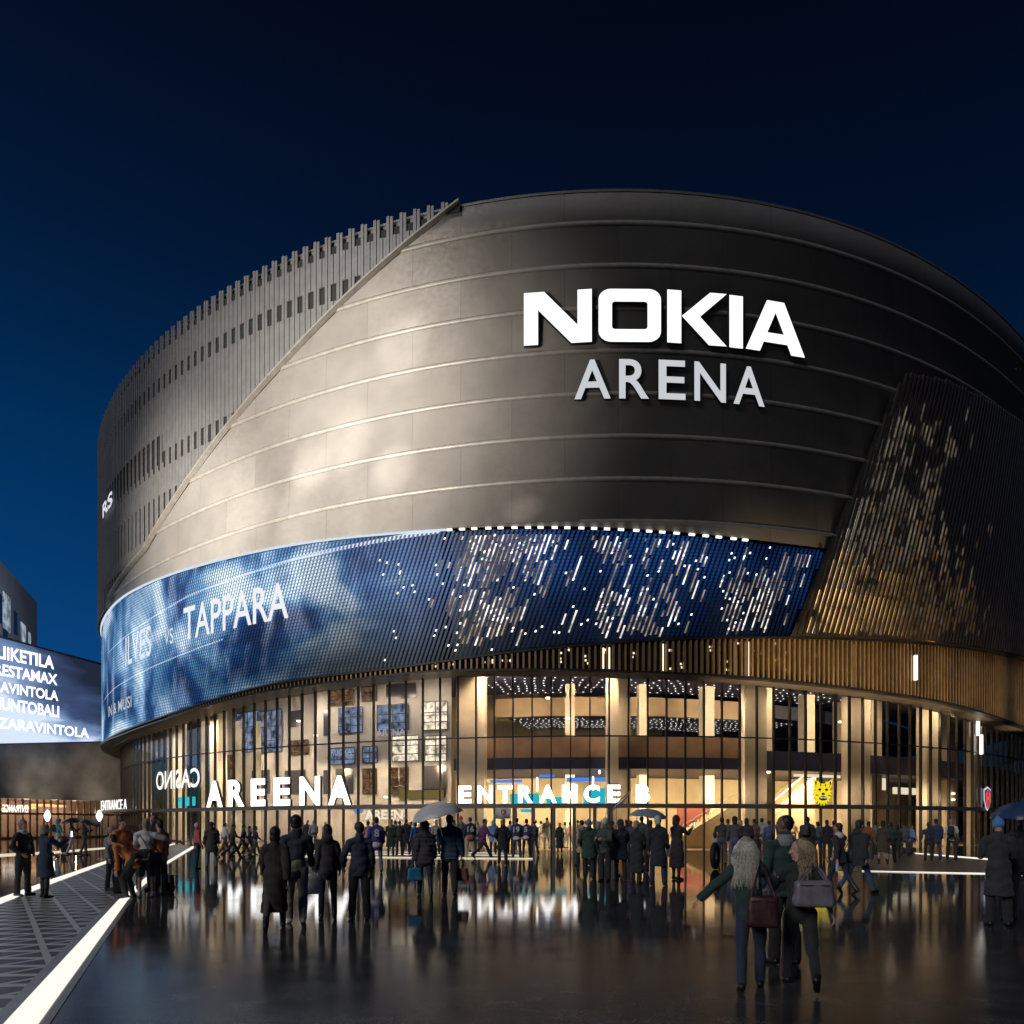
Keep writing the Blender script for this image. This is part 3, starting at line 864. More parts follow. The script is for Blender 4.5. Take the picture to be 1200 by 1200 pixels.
# glass front
GO = -1.8
GL, GR = S_L - 10, S_R + 25
mb = MB(); sheet(mb, GL, GR, GO, 0.02, lambda s: fas_bot(s) - .12)
glazing = part(mb, 'glazing', M_GLASS)
mb = MB(); sweep(mb, GL, GR, GO - 0.12, GO + 0.16, 2.66, 2.94)
part(mb, 'lintel', M_LINTEL)
mb = MB(); sweep(mb, GL, GR, GO - 0.06, GO + 0.08, lambda s: 7.12, lambda s: 7.20)
part(mb, 'transom', M_FRAME)
m0 = spx(141, GO)
spacing = 1.26
nm = int((spx(1236, GO) - m0) / spacing)
for i in range(min(nm, 100)):
    s = m0 + i * spacing
    mm = MB(); w = 0.045
    zt = fas_bot(s) - .12
    mm.hexa([pt(s - w, GO + .10, 0.0), pt(s + w, GO + .10, 0.0), pt(s + w, GO - .10, 0.0), pt(s - w, GO - .10, 0.0),
             pt(s - w, GO + .10, zt), pt(s + w, GO + .10, zt), pt(s + w, GO - .10, zt), pt(s - w, GO - .10, zt)])
    part(mm, 'mullion', M_FRAME)
for x in (590, 604, 625, 649, 673, 697, 716):
    s = spx(x, GO); mm = MB(); w = .11
    mm.hexa([pt(s - w, GO + .14, 0.0), pt(s + w, GO + .14, 0.0), pt(s + w, GO - .12, 0.0), pt(s - w, GO - .12, 0.0),
             pt(s - w, GO + .14, 2.66), pt(s + w, GO + .14, 2.66), pt(s + w, GO - .12, 2.66), pt(s - w, GO - .12, 2.66)])
    part(mm, 'door_post', M_LINTEL)

# inside the foyer
IL, IR = S_L - 45, S_R + 60
mb = MB(); flat(mb, IL, IR, -26, GO, 0.006); part(mb, 'foyer_floor', mat('foyer_floor', (0.30, 0.24, 0.16), 0.3, noise=(0.8, 0.15)))
xa, xb = spx(524, -3), spx(1245, -3)
mb = MB(); sheet(mb, IL, spx(868, -13), -24, 0, 16); part(mb, 'back_wall', M_CREAM)
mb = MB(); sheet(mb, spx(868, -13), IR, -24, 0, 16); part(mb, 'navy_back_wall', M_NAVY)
mb = MB(); sheet(mb, spx(528, -12), spx(1100, -12), -13.0, 0.05, 5.2); part(mb, 'lobby_wall', M_CREAM)
mb = MB(); sweep(mb, spx(528, -3), IR, -24, -3.6, 5.25, 6.0); part(mb, 'upper_floor_slab', M_SLAB)
mb = MB(); sweep(mb, spx(528, -3), spx(868, -3.6), -3.75, -3.6, 6.0, 7.35); part(mb, 'parapet', M_BROWN)
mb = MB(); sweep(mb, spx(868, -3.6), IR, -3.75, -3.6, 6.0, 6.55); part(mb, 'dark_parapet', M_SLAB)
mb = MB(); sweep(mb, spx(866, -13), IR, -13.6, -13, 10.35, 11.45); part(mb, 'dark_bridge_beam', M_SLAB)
mb = MB(); sweep(mb, spx(528, -3), spx(866, -13), -13.6, -13, 10.0, 11.45); part(mb, 'bridge_beam', mat('beige_beam', (0.45, 0.33, 0.22), 0.6, noise=(0.8, 0.1)))
mb = MB()
flat(mb, IL, IR, -13.6, -2.0, 11.9); flat(mb, spx(528, -3), IR, -24, -13.6, 10.4)
part(mb, 'dark_ceiling', M_NAVY)
mb = MB()
for zc, o0, o1 in ((11.86, -13.2, -2.6), (10.36, -23, -14)):
    o_ = o0
    while o_ < o1:
        s = spx(530, -3) + rng.random()
        while s < spx(1095, -3):
            r = 0.055
            if rng.random() < 0.86:
                c = pt(s, o_, zc); mb.poly([(c[0] + r * 1.3 * math.cos(t), c[1] + r * 1.3 * math.sin(t), zc) for t in (0, 1.05, 2.09, 3.14, 4.19, 5.24)])
            s += 0.86
        o_ += 1.0
o = part(mb, 'ceiling_downlights', M_TINY); o['kind'] = 'stuff'
# columns
def column(px, w, off, z1, d=0.8, m=M_CONC):
    c = spx(px, off); mb = MB()
    mb.hexa([pt(c - w / 2, off + d / 2, 0.006), pt(c + w / 2, off + d / 2, 0.006), pt(c + w / 2, off - d / 2, 0.006), pt(c - w / 2, off - d / 2, 0.006),
             pt(c - w / 2, off + d / 2, z1), pt(c + w / 2, off + d / 2, z1), pt(c + w / 2, off - d / 2, z1), pt(c - w / 2, off - d / 2, z1)])
    part(mb, 'column', m)
for x, w, off in ((205, 1.6, -4), (256, 1.5, -4.5), (172, 1.4, -4), (553, 2.0, -3.2), (717, 0.8, -3.2), (882, 1.7, -3.1), (1003, 2.0, -3.1), (1088, 2.0, -3.1), (1140, 1.6, -3.1),
                  (668, 0.9, -10), (753, 0.9, -10), (828, 1.1, -10), (945, 1.2, -10), (985, 1.2, -11), (730, 1.0, -5.2), (898, 0.9, -5.2), (1022, 1.3, -5.2), (1110, 1.2, -5)):
    column(x, w, off, 11.85)
# reflection of the building opposite, put in as a wall with glowing windows
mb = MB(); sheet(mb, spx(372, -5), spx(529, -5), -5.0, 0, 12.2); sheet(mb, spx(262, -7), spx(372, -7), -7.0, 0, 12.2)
part(mb, 'reflected_block_wall', M_GREYWALL)
WB, WW, WD, WN = MB(), MB(), MB(), MB()
def vb(l): return [(120 + a / 2.857, 120 + b / 2.857, 780 + c / 2.857, 780 + d / 2.857) for a, b, c, d in l]
for q in vb([(790, 870, 140, 225), (920, 1025, 130, 215), (760, 845, 275, 330), (870, 920, 270, 325)]): px_panel(WB, *q, -4.93)
for q in vb([(450, 520, 155, 290), (530, 600, 150, 290)]): px_panel(WB, *q, -6.93)
for q in vb([(1075, 1155, 120, 215), (970, 1058, 235, 320), (1080, 1152, 235, 320)]): px_panel(WW, *q, -4.93)
for q in vb([(760, 840, 80, 135), (868, 918, 70, 120), (872, 918, 345, 430), (960, 1025, 340, 430)]): px_panel(WN, *q, -4.93)
for q in vb([(630, 690, 250, 300), (330, 370, 170, 300), (380, 440, 300, 420)]): px_panel(WN, *q, -6.93)
for q in vb([(950, 1050, 60, 110), (780, 840, 345, 430), (740, 758, 150, 235), (740, 760, 350, 430), (1075, 1150, 335, 440)]): px_panel(WD, *q, -4.93)
for q in vb([(630, 668, 150, 205), (500, 560, 350, 430), (610, 680, 350, 430)]): px_panel(WD, *q, -6.93)
mf = MB()
for q, o_ in [(q, -4.9) for q in vb([(790, 870, 140, 225), (920, 1025, 130, 215), (760, 845, 275, 330), (870, 920, 270, 325), (1075, 1155, 120, 215), (970, 1058, 235, 320), (1080, 1152, 235, 320), (760, 840, 80, 135), (868, 918, 70, 120), (872, 918, 345, 430), (960, 1025, 340, 430)])] + [(q, -6.9) for q in vb([(450, 520, 155, 290), (530, 600, 150, 290), (630, 690, 250, 300)])]:
    x0, x1, y0, y1 = q
    for f in (0, .5, 1):
        x = x0 + (x1 - x0) * f; px_panel(mf, x - .5, x + .5, y0, y1, o_)
    for f in (0, .38, .72, 1):
        y = y0 + (y1 - y0) * f; px_panel(mf, x0, x1, y - .5, y + .5, o_)
part(mf, 'reflected_window_grille', M_FRAME)
part(WB, 'reflected_blue_windows', room_glow('reflected_blue_window', (0.45, 0.58, 0.85), 0.32, 0.9, 0.9))
part(WW, 'reflected_bright_windows', room_glow('reflected_bright_window', (1.0, 0.85, 0.62), 0.95, 1.6, 0.7))
part(WN, 'reflected_brown_windows', room_glow('reflected_brown_window', (0.8, 0.42, 0.2), 0.16, 1.4, 0.8))
part(WD, 'reflected_dark_windows', mat('reflected_dark_window', (0.03, 0.03, 0.04), 0.2))
mb = MB()
for q in vb([(1076, 1118, 214, 216), (1075, 1155, 165, 167)]): px_panel(mb, *q, -4.85)
for x0, x1, y0, y1 in ((468, 476, 924, 938), (478, 520, 926, 936)): px_panel(mb, x0, x1, y0, y1, -4.85)
part(mb, 'yellow_sign_panel', glow('yellow_sign', (0.8, 0.6, 0.2), 0.22))
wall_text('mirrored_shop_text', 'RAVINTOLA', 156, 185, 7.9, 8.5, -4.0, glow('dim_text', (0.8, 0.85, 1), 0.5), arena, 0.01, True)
wall_text('behind_glass_text', 'AREEN', 427.5, 472, 1.98, 2.62, -3.0, glow('cream_text', (1, 0.88, 0.65), 1.0), arena, 0.03)
wall_text('behind_glass_text', 'ARENA', 441, 475, 7.9, 8.35, -4.85, glow('dim_text', (0.8, 0.85, 1), 0.5), arena, 0.01)  # glowing words on the wall put in for the reflected building
wall_text('behind_glass_text', 'RUOKA', 388, 412, 6.7, 7.1, -4.85, glow('dim_text', (0.8, 0.85, 1), 0.5), arena, 0.01)
wall_text('casino_reflection_text', 'CASINO', 183, 234, 4.55, 6.1, -1.62, glow('casino_reflection', (0.95, 0.9, 0.82), 1.2), arena, 0.02, True)  # glowing mirrored letters put in for a sign reflected in the glass
mb = MB(); px_panel(mb, 209, 229, 934, 944.5, -1.98); part(mb, 'cyan_display', glow('cyan_display', (0.05, 0.75, 0.9), 0.9))
mb = MB(); px_panel(mb, 415, 425, 948, 953, -2.7); part(mb, 'blue_display', glow('blue_display', (0.15, 0.35, 0.9), 0.7))
# tall warm panels at the left end
mb = MB()
for x0, x1 in ((147, 151), (160, 165), (177, 180), (196, 206), (216, 219), (236, 243), (246, 250), (276, 283), (300, 306)):
    px_panel(mb, x0, x1, 845 if x0 > 170 else 866, 985, -5.5)
part(mb, 'warm_wall_panels', room_glow('warm_panel', (1.0, 0.72, 0.40), 0.55, 0.4, 0.35))
# lobby: cyan display band, blue ceiling strip, hanging tubes, stairs
mb = MB()
for x0, x1, y0, y1 in ((598, 632, 930, 943), (684, 736, 924, 943), (640, 664, 934, 943), (610, 625, 948, 952)): px_panel(mb, x0, x1, y0, y1, -9)
part(mb, 'cyan_display_band', glow('cyan_band', (0.03, 0.62, 0.72), 0.85))
mb = MB()
for x0, x1, y0, y1 in ((575, 612, 914, 917), (664, 720, 911, 916), (632, 650, 908, 911), (720, 735, 906, 909)): px_panel(mb, x0, x1, y0, y1, -9)
part(mb, 'blue_ceiling_light', glow('blue_strip', (0.10, 0.32, 1.0), 0.9))
mb = MB()
for x, y0, y1 in ((557, 901, 919), (629.5, 911, 927), (702.5, 893, 907), (695, 910, 926), (860, 888, 893)):
    s = spx(x, -5); a = pt(s, -5)
    z0, z1 = EYE + (HY - y1) * a[1] / FPX, EYE + (HY - y0) * a[1] / FPX
    mb.tube([(a[0], a[1], z0), (a[0], a[1], z1)], 0.06)
part(mb, 'hanging_tube_lamps', glow('tube_lamp', (1, 0.95, 0.88), 4.0))
def stair(x0, y0, x1, y1, off):
    a, b = spx(x0, off), spx(x1, off); za, zb = max(0.05, zpy(x0, y0, off)), zpy(x1, y1, off)
    mb = MB()
    n = 14
    for i in range(n):
        u0, u1 = i / n, (i + 1) / n
        sweep(mb, a + (b - a) * u0, a + (b - a) * u1, off - 2.2, off, 0.01, za + (zb - za) * u1, ends=True)
    o = part(mb, 'staircase', M_CREAM)
    mb = MB()
    for dz in (0.95,):
        q0, q1 = pt(a, off + .05, za + dz), pt(b, off + .05, zb + dz)
        mb.tube([q0, q1], 0.06)
    mb.hexa([pt(a, off + .1, za - .1), pt(b, off + .1, zb - .1), pt(b, off, zb - .1), pt(a, off, za - .1), pt(a, off + .1, za + .28), pt(b, off + .1, zb + .28), pt(b, off, zb + .28), pt(a, off, za + .28)])
    part(mb, 'stair_rail', mat('pale_stair_rail', (0.65, 0.58, 0.45), 0.4))
stair(798, 985, 868, 942, -6.0)
stair(905, 955, 955, 912, -8.0)
mb = MB(); px_panel(mb, 793, 832, 944, 976, -9); part(mb, 'red_wall_panel', mat('red_panel', (0.20, 0.05, 0.04), 0.5))
mb = MB()
for x0, x1, y0, y1 in ((1030, 1042, 912, 926), (1046, 1074, 923, 931), (930, 985, 906, 911)): px_panel(mb, x0, x1, y0, y1, -6)
part(mb, 'ceiling_light_panels', glow('ceiling_panel', (1, 0.86, 0.6), 1.0))
mb = MB()
for x, y in ((642, 818), (666, 842), (815, 864), (900, 905), (892, 879), (985, 846), (544, 882), (560, 883), (350, 845), (370, 862), (252, 873), (157, 862), (452, 934), (1050, 900), (770, 886), (620, 870), (1117, 930), (1117, 937)):
    s = spx(x, -4.5); a = pt(s, -4.5); z = EYE + (HY - y) * a[1] / FPX
    mb.box((a[0], a[1], z), (0.26, 0.2, 0.12))
part(mb, 'pendant_spots', glow('pendant_spot', (1.0, 0.85, 0.55), 4.0))

# room light
WARM = (1.0, 0.74, 0.42)
s = spx(545, -6)
while s < spx(1120, -6):
    f = 1.0 if s < spx(1030, -6) else 0.5
    t = tan(s)
    panel_lamp('lobby_lamp', pt(s, -7.0, 5.05), 1000 * f, WARM, 4.5, 1.6, math.atan2(t.y, t.x))
    lamp('gallery_lamp', pt(s + 3, -2.15, 11.6), 1500 * f, WARM, 0.12, 'SPOT', pt(s + 3, -7.0, 4.5), 120, 0.8)
    lamp('bridge_lamp', pt(s + 3, -5.0, 11.6), 1700 * f, WARM, 0.12, 'SPOT', pt(s + 3, -13.0, 9.0), 120, 0.8)
    s += 7.5
for x, z, p, o_ in ((160, 4.5, 420, -3.4), (200, 5.5, 420, -3.2), (250, 4, 420, -3.4), (300, 4.2, 260, -3.6), (350, 2.3, 200, -3.6), (420, 2.3, 200, -3.4), (480, 2.3, 200, -3.4), (230, 9, 260, -3.4), (330, 8.5, 130, -4), (450, 9.0, 200, -3.0)):
    lamp('foyer_lamp', pt(spx(x, -2.2), -2.2, z + 3.5), p * 6.5, WARM, 0.1, 'SPOT', pt(spx(x, -2.2), -6.5, z - 1), 125, 0.8)

# unseen spots added before the right glass front to warm the bronze fins
x = 880
while x < 1215:
    s = spx(x)
    lamp('added_fin_light', pt(s, 6.5, 0.25), 9000, (1.0, 0.72, 0.40), 0.12, 'SPOT', pt(s, 0.2, 10.8), 30, 1.0)
    x += 40

for x in (155, 180, 210, 240, 275, 310, 345, 385, 425, 465, 505):
    s = spx(x, -3.2); t = tan(s)
    panel_lamp('ceiling_panel_lamp', pt(s, -2.9, min(11.6, fas_bot(s) - .3)), 330 if x < 350 else 130, (1.0, 0.80, 0.54), 2.0, .7, math.atan2(t.y, t.x), 30)
    if x > 300: panel_lamp('low_panel_lamp', pt(s, -2.6, 2.6), 80, WARM, 1.6, .4, math.atan2(t.y, t.x), 30)

# unseen spots added to brighten the big columns
for x in (553, 717, 882, 1003, 1088):
    c = spx(x, -3.1)
    for ds in (-2.3, 2.3):
        for z in (3.6, 9.2):
            lamp('column_fill_spot', pt(c + ds, -2.1, z), 230, WARM, 0.08, 'SPOT', pt(c, -3.0, z - .6), 125, 0.7)
# ------------------------------------------------------------------ added lamps on unseen masts, standing in for light thrown by neighbouring buildings
FILL_BEAMS = [  # aim px, py, power, cone, blend
    (330, 530, 230000, 38, 1.0), (220, 630, 200000, 30, 1.0), (430, 540, 110000, 36, 1.0), (500, 520, 22000, 22, 1.0),
    (470, 408, 90000, 5.0, 1.0), (365, 545, 80000, 6.0, 1.0), (345, 610, 75000, 5.5, 1.0), (460, 552, 85000, 5.0, 1.0), (385, 500, 40000, 12, 1.0), (300, 590, 60000, 6, 1.0),
    (352, 568, 60000, 3.5, 1.0), (613, 598, 45000, 2.6, 1.0), (405, 515, 50000, 7, 1.0)]
def wall_pt(px, py):
    s = spx(px); return Vector(pt(s, 0, zpy(px, py)))
def fill_mast(loc, idx, label):
    e = empty('added_light_mast', loc, 0, label, 'floodlight', 'added light masts')
    m = MB(); m.tube([(0, 0, 0), (0, 0, 9.0)], [0.11, 0.07], 10); m.build('pole', M_FRAME, e)
    m = MB(); m.lathe([(0.22, 0), (0.22, 0.04), (0.12, 0.06)], n=12); m.build('base_plate', M_FRAME, e)
    m = MB(); m.tube([(-0.9, 0, 9.0), (0.9, 0, 9.0)], 0.05, 8); m.build('cross_arm', M_FRAME, e)
    for j, i in enumerate(idx):
        px, py, p, an, bl = FILL_BEAMS[i]
        x = -0.8 + 1.6 * j / max(1, len(idx) - 1)
        t = wall_pt(px, py)
        d = (t - Vector(loc) - Vector((x, 0, 9.2))).normalized()
        m = MB(); m.box((x, -0.12, 9.2), (0.3, 0.2, 0.28)); h = m.build('lamp_housing', M_FRAME, e)
        lamp('added_fill_beam', Vector(loc) + Vector((x, 0, 9.2)) + d * 0.35, p, (1.0, 0.90, 0.77), 0.25, 'SPOT', t, an, bl)
fill_mast((-30, 8, 0), (0, 2, 4, 6, 8, 9, 10), 'added light mast on the plaza beyond the patterned paving, at the left outside the view')
fill_mast((-34, 22, 0), (1, 3, 5, 7, 11, 12), 'added light mast nearer the arena on the plaza, at the left outside the view')

# ------------------------------------------------------------------ signs on the arena
def outline_mesh(splines, extrude=0.0, bevel=0.0):
    cu = bpy.data.curves.new('outline', 'CURVE'); cu.dimensions = '2D'; cu.fill_mode = 'BOTH'; cu.extrude = extrude
    for pts in splines:
        sp = cu.splines.new('POLY'); sp.points.add(len(pts) - 1); sp.use_cyclic_u = True
        for p, q in zip(sp.points, pts): p.co = (q[0], q[1], 0, 1)
    ob = bpy.data.objects.new('outline', cu); col.objects.link(ob)
    dg = bpy.context.evaluated_depsgraph_get(); dg.update()
    me = bpy.data.meshes.new_from_object(ob.evaluated_get(dg))
    bpy.data.objects.remove(ob); bpy.data.curves.remove(cu)
    return me
def rrect(x0, y0, x1, y1, r, n=6):
    o = []
    for cx_, cy_, a0 in ((x1 - r, y1 - r, 0), (x0 + r, y1 - r, 90), (x0 + r, y0 + r, 180), (x1 - r, y0 + r, 270)):
        for k in range(n + 1):
            a = R(a0 + 90 * k / n); o.append((cx_ + r * math.cos(a), cy_ + r * math.sin(a)))
    return o
def place_letter(me, s, z0, w, h, off, depth, parent, name, m_face, m_side, front_only=True):
    """fit a letter mesh into a w x h box standing on the wall, base middle at (s, z0)"""
    v = norm_xy(me)
    zc = v[:, 2]; zr = max(zc.max() - zc.min(), 1e-6)
    v[:, 0] = (v[:, 0] - 0.5) * w; v[:, 1] *= h; v[:, 2] = (zc - zc.min()) / zr * depth
    me.vertices.foreach_set('co', v.ravel().astype(np.float32)); me.update()
    T = tan(s); N_ = Vector((T.y, -T.x, 0)); P = Vector(pt(s, off, z0))
    o = link_mesh(name, me, [m_face, m_side])
    mi = [0 if p.normal.z > 0.7 else 1 for p in me.polygons]
    me.polygons.foreach_set('material_index', mi)
    Mx = Matrix((( T.x, 0, N_.x, P.x), (T.y, 0, N_.y, P.y), (0, 1, 0, P.z), (0, 0, 0, 1)))
    o.parent = parent
    o.matrix_parent_inverse = Matrix.Translation(-Vector(parent.location))
    o.matrix_basis = Mx
    return o
def sign(name, label, cat, s, off, z):
    return empty(name, pt(s, off, z), 0, label, cat)

NK = {
    'N': [[(0, 0), (0, 1), (.30, 1), (.79, .34), (.79, 1), (1, 1), (1, 0), (.70, 0), (.21, .66), (.21, 0)]],
    'O': [rrect(0, 0, 1, 1, .20), rrect(.215, .24, .785, .76, .05)[::-1]],
    'K': [[(0, 0), (0, 1), (.235, 1), (.235, 0)], [(.245, .52), (.72, 1), (1, 1), (.55, .53), (1, 0), (.70, 0)]],
    'I': [[(0, 0), (0, 1), (1, 1), (1, 0)]],
    'A': [[(0, 0), (.355, 1), (.645, 1), (1, 0), (.765, 0), (.70, .19), (.30, .19), (.235, 0)], [(.36, .38), (.64, .38), (.50, .78)]],
}
M_BIGLET = glow('big_letter_light', (0.95, 0.97, 1.0), 1.25)
M_MIDLET = glow('mid_letter_light', (0.80, 0.83, 0.88), 0.72)
sg = sign('upper_sign', 'huge white lit letters of the upper line on the metal drum', 'sign', spx(760), 0.2, 30.4)
for ch, x0, x1 in (('N', 613.5, 694), ('O', 701, 775), ('K', 781.5, 852), ('I', 855, 871), ('A', 873.5, 943.5)):
    a, b = spx(x0, .5), spx(x1, .5)
    place_letter(outline_mesh(NK[ch], 0.2), (a + b) / 2, 30.35, b - a, 3.15, 0.20, 0.26, sg, 'letter', M_BIGLET, M_LETTER_SIDE)
sg = sign('lower_sign', 'thinner white letters of the lower line under the huge upper sign on the drum', 'sign', spx(790), 0.2, 26.9)
for ch, x0, x1 in (('A', 673, 716), ('R', 725.5, 761), ('E', 772, 804), ('N', 814, 851.5), ('A', 860, 897)):
    a, b = spx(x0, .5), spx(x1, .5)
    place_letter(text_mesh(ch, 0.012, 0.1), (a + b) / 2, 27.0, b - a, 2.35, 0.20, 0.22, sg, 'letter', M_MIDLET, M_LETTER_SIDE)
M_LET2 = glow('sign_letter_light', (1.0, 0.98, 0.96), 2.2)
sg = sign('hall_name_sign', 'white glowing six-letter sign standing on the lintel left of the grey reflected building', 'sign', spx(326), GO, 2.95)
for ch, x0, x1, y0 in (('A', 242.5, 261, 917.5), ('R', 267.5, 286.5, 915), ('E', 294.5, 311, 914), ('E', 321, 340, 912.5), ('N', 351.5, 375, 911.5), ('A', 385, 411, 910)):
    a, b = spx(x0, GO + .3), spx(x1, GO + .3)
    place_letter(text_mesh(ch, 0.045, 0.1), (a + b) / 2, 2.95, b - a, 2.0, GO + .1, 0.22, sg, 'letter', M_LET2, M_LETTER_SIDE)
sg = sign('entrance_sign', 'white glowing wide-spaced letters over the middle doors with the cyan lobby behind', 'sign', spx(650), GO, 2.95)
for ch, x0, x1 in (('E', 537.5, 552.5), ('N', 560, 577.5), ('T', 583.5, 600.5), ('R', 607.5, 624.5), ('A', 632, 652), ('N', 659, 676.5), ('C', 684.5, 702.5), ('E', 712, 727), ('B', 745, 761.5)):
    a, b = spx(x0, GO + .3), spx(x1, GO + .3)
    place_letter(text_mesh(ch, 0.045, 0.1), (a + b) / 2, 2.98, b - a, 1.12, GO + .16, 0.16, sg, 'letter', M_LET2, M_LETTER_SIDE)
# far-left entrance sign with its canopy
cn = MB(); sweep(cn, spx(119.8), spx(152), -1.6, 0.2, 2.72, 2.95)
part(cn, 'door_canopy', M_LINTEL)
sg = sign('side_entrance_sign', 'small white entrance sign at the far left edge of the glass front', 'sign', spx(135), 0.1, 2.95)
me = text_mesh('ENTRANCE A', 0.005, 0.03); v = norm_xy(me)
P0, P1 = at(118.5, 950, 78.5), at(148.5, 950, 72.5)
dv = P1 - P0; L_ = dv.length; dv.normalize(); nv = Vector((dv.y, -dv.x, 0))
v[:, 0] *= L_; v[:, 1] *= 1.05; v[:, 2] *= 1
me.vertices.foreach_set('co', v.ravel().astype(np.float32)); me.update()
o = link_mesh('lettering', me, glow('side_letter_light', (1, .97, .93), 1.1))
o.parent = sg; o.matrix_parent_inverse = Matrix.Translation(-Vector(sg.location))
o.matrix_basis = Matrix(((dv.x, 0, nv.x, P0.x), (dv.y, 0, nv.y, P0.y), (0, 1, 0, 2.98), (0, 0, 0, 1)))
# small letters at the left rim of the louvre wall
sg = sign('rim_sign', 'small white letters running round the far left rim of the ribbed wall', 'sign', spx(127), 0.5, 30)
me = text_mesh('RS', 0.03); v = norm_xy(me)
a, b = spx(120.5, .6), spx(132, .6)
v = np.array([pt(a + (b - a) * p[0], .62, 29.8 + 1.3 * p[1]) for p in v], dtype=np.float32)
me.vertices.foreach_set('co', v.ravel())
o = link_mesh('lettering', me, glow('rim_letter_light', (0.9, 0.93, 1), 0.8)); o.parent = sg; o.matrix_parent_inverse = Matrix.Translation(-Vector(sg.location))

# emblem boards on the glass
def emblem(name, label, px, py_c, w, h, layers, off=GO + .25):
    s = spx(px, off); z = zpy(px, py_c, off)
    T = tan(s); N_ = Vector((T.y, -T.x, 0)); P = Vector(pt(s, off, z))
    e = empty(name, P, 0, label, 'emblem')
    for k, (nm, spl, m) in enumerate(layers):
        me = outline_mesh(spl, 0.012)
        o = link_mesh(nm, me, m); o.parent = e; o.matrix_parent_inverse = Matrix.Identity(4)
        d = 0.03 * k
        o.matrix_basis = Matrix(((T.x * w, 0, N_.x, N_.x * d), (T.y * w, 0, N_.y, N_.y * d), (0, h, 0, 0), (0, 0, 1, 0)))[:] and Matrix(((T.x * w, 0, N_.x, N_.x * d), (T.y * w, 0, N_.y, N_.y * d), (0, h, 0, 0), (0, 0, 0, 1)))
    return e
jag = []
for k in range(40):
    a = R(90 - 360 * k / 40); r = 0.55 if k % 2 else 0.40
    x, y = r * 0.92 * math.cos(a), r * 0.98 * math.sin(a)
    if 0 <= k <= 2 or k >= 38: y = min(y, 0.36)
    jag.append((x, y))
ears = [[(-.42, .22), (-.50, .56), (-.16, .38)], [(.42, .22), (.50, .56), (.16, .38)]]
YEL, DK = glow('emblem_yellow', (1.0, 0.80, 0.02), 0.9), mat('emblem_dark', (0.03, 0.03, 0.02), 0.5)
def blobs(l):
    return [[(x + rx * math.cos(R(30 * k)), y + ry * math.sin(R(30 * k))) for k in range(12)] for x, y, rx, ry in l]
emblem('lion_shaped_emblem', 'round jagged yellow animal head emblem lit on the glass front', 963.5, 929, 1.62, 1.66,
       [('backing', [[(x * 1.04, y * 1.04) for x, y in jag]] , DK), ('face', [jag], YEL), ('ears', ears, YEL),
        ('markings', blobs([(-.17, .12, .07, .05), (.17, .12, .07, .05), (0, -.05, .08, .05), (0, -.22, .20, .09), (-.3, -.1, .06, .02), (.3, -.1, .06, .02), (-.36, .38, .035, .08), (.36, .38, .035, .08), (-.12, .3, .02, .06), (.12, .3, .02, .06)]), DK),
        ('teeth', blobs([(-.12, -.2, .03, .035), (-.04, -.2, .025, .025), (.04, -.2, .025, .025), (.12, -.2, .03, .035)]), glow('emblem_white', (.9, .95, 1), .7))])
sh = [(-.5, .38), (0, .5), (.5, .38), (.47, -.05), (.25, -.35), (0, -.5), (-.25, -.35), (-.47, -.05)]
sc_ = lambda k, l: [(x * k, y * k) for x, y in l]
emblem('shield_emblem', 'tall narrow shield emblem in navy and red with a white rim on the dark glass', 1157, 936, 1.35, 1.9,
       [('rim', [sh], glow('emblem_rim', (.8, .82, .95), .75)), ('field', [sc_(.84, sh)], glow('emblem_navy', (.03, .03, .25), .6)),
        ('red_bars', [[(-.30, .20), (-.08, .36), (-.10, .08), (.10, .08), (.08, .36), (.30, .20), (.26, -.18), (.05, -.40), (.10, -.06), (-.10, -.06), (-.05, -.40), (-.26, -.18)]], glow('emblem_red', (1, .09, .03), .9))])
# white tube lamps on the fascia
for x, y0, y1, off in ((1073, 768, 797, 0.22), (1150, 861, 884, GO + .25), (1146, 845, 862, GO + .25)):
    s = spx(x, off); a = pt(s, off)
    m = MB(); m.tube([(a[0], a[1], EYE + (HY - y1) * a[1] / FPX), (a[0], a[1], EYE + (HY - y0) * a[1] / FPX)], 0.13, 8)
    tag(m.build('wall_lamp', glow('wall_lamp_glow', (1, .93, .82), 1.6)), {1073: 'white upright lamp on the bronze fins above the right glass', 1150: 'lower slim white lamp on the dark glass above the shield emblem', 1146: 'upper slim white lamp on the dark glass above the shield emblem'}[x], 'lamp')

# ------------------------------------------------------------------ buildings at the left
def wall_frame(P0, P1):
    d = Vector((P1[0] - P0[0], P1[1] - P0[1], 0)); L_ = d.length; d.normalize(); n = Vector((d.y, -d.x, 0))
    return lambda u, z, o=0.0: (P0[0] + d.x * u * L_ + n.x * o, P0[1] + d.y * u * L_ + n.y * o, z), L_, n
H0, H1 = at(-60, 965, 77.5), at(150, 965, 97)
hw, hl, hn = wall_frame(H0, H1)
def hu(px):      # position along the hall front of a sight line
    k = (px - CX) / FPX
    dx, dy = H1.x - H0.x, H1.y - H0.y
    return (k * H0.y - H0.x) / (dx - k * dy)
def hz(px, py):
    u = hu(px); return EYE + (HY - py) * (H0.y + (H1.y - H0.y) * u) / FPX
hall = empty('screen_hall', hw(0.5, 0), 0, 'low dark hall with a wide lit list of shop words and a glowing ground floor', 'building')
def hpart(mb, name, m, parent=None):
    o = mb.build(name, m); p = parent or hall
    o.parent = p
    if p is hall: o.matrix_parent_inverse = Matrix.Translation(-Vector(hall.location))
    return o
ZT0, ZT1, ZS0, ZS1, ZB = hz(0, 745), hz(125, 779), hz(0, 873), hz(125, 870), hz(40, 936)
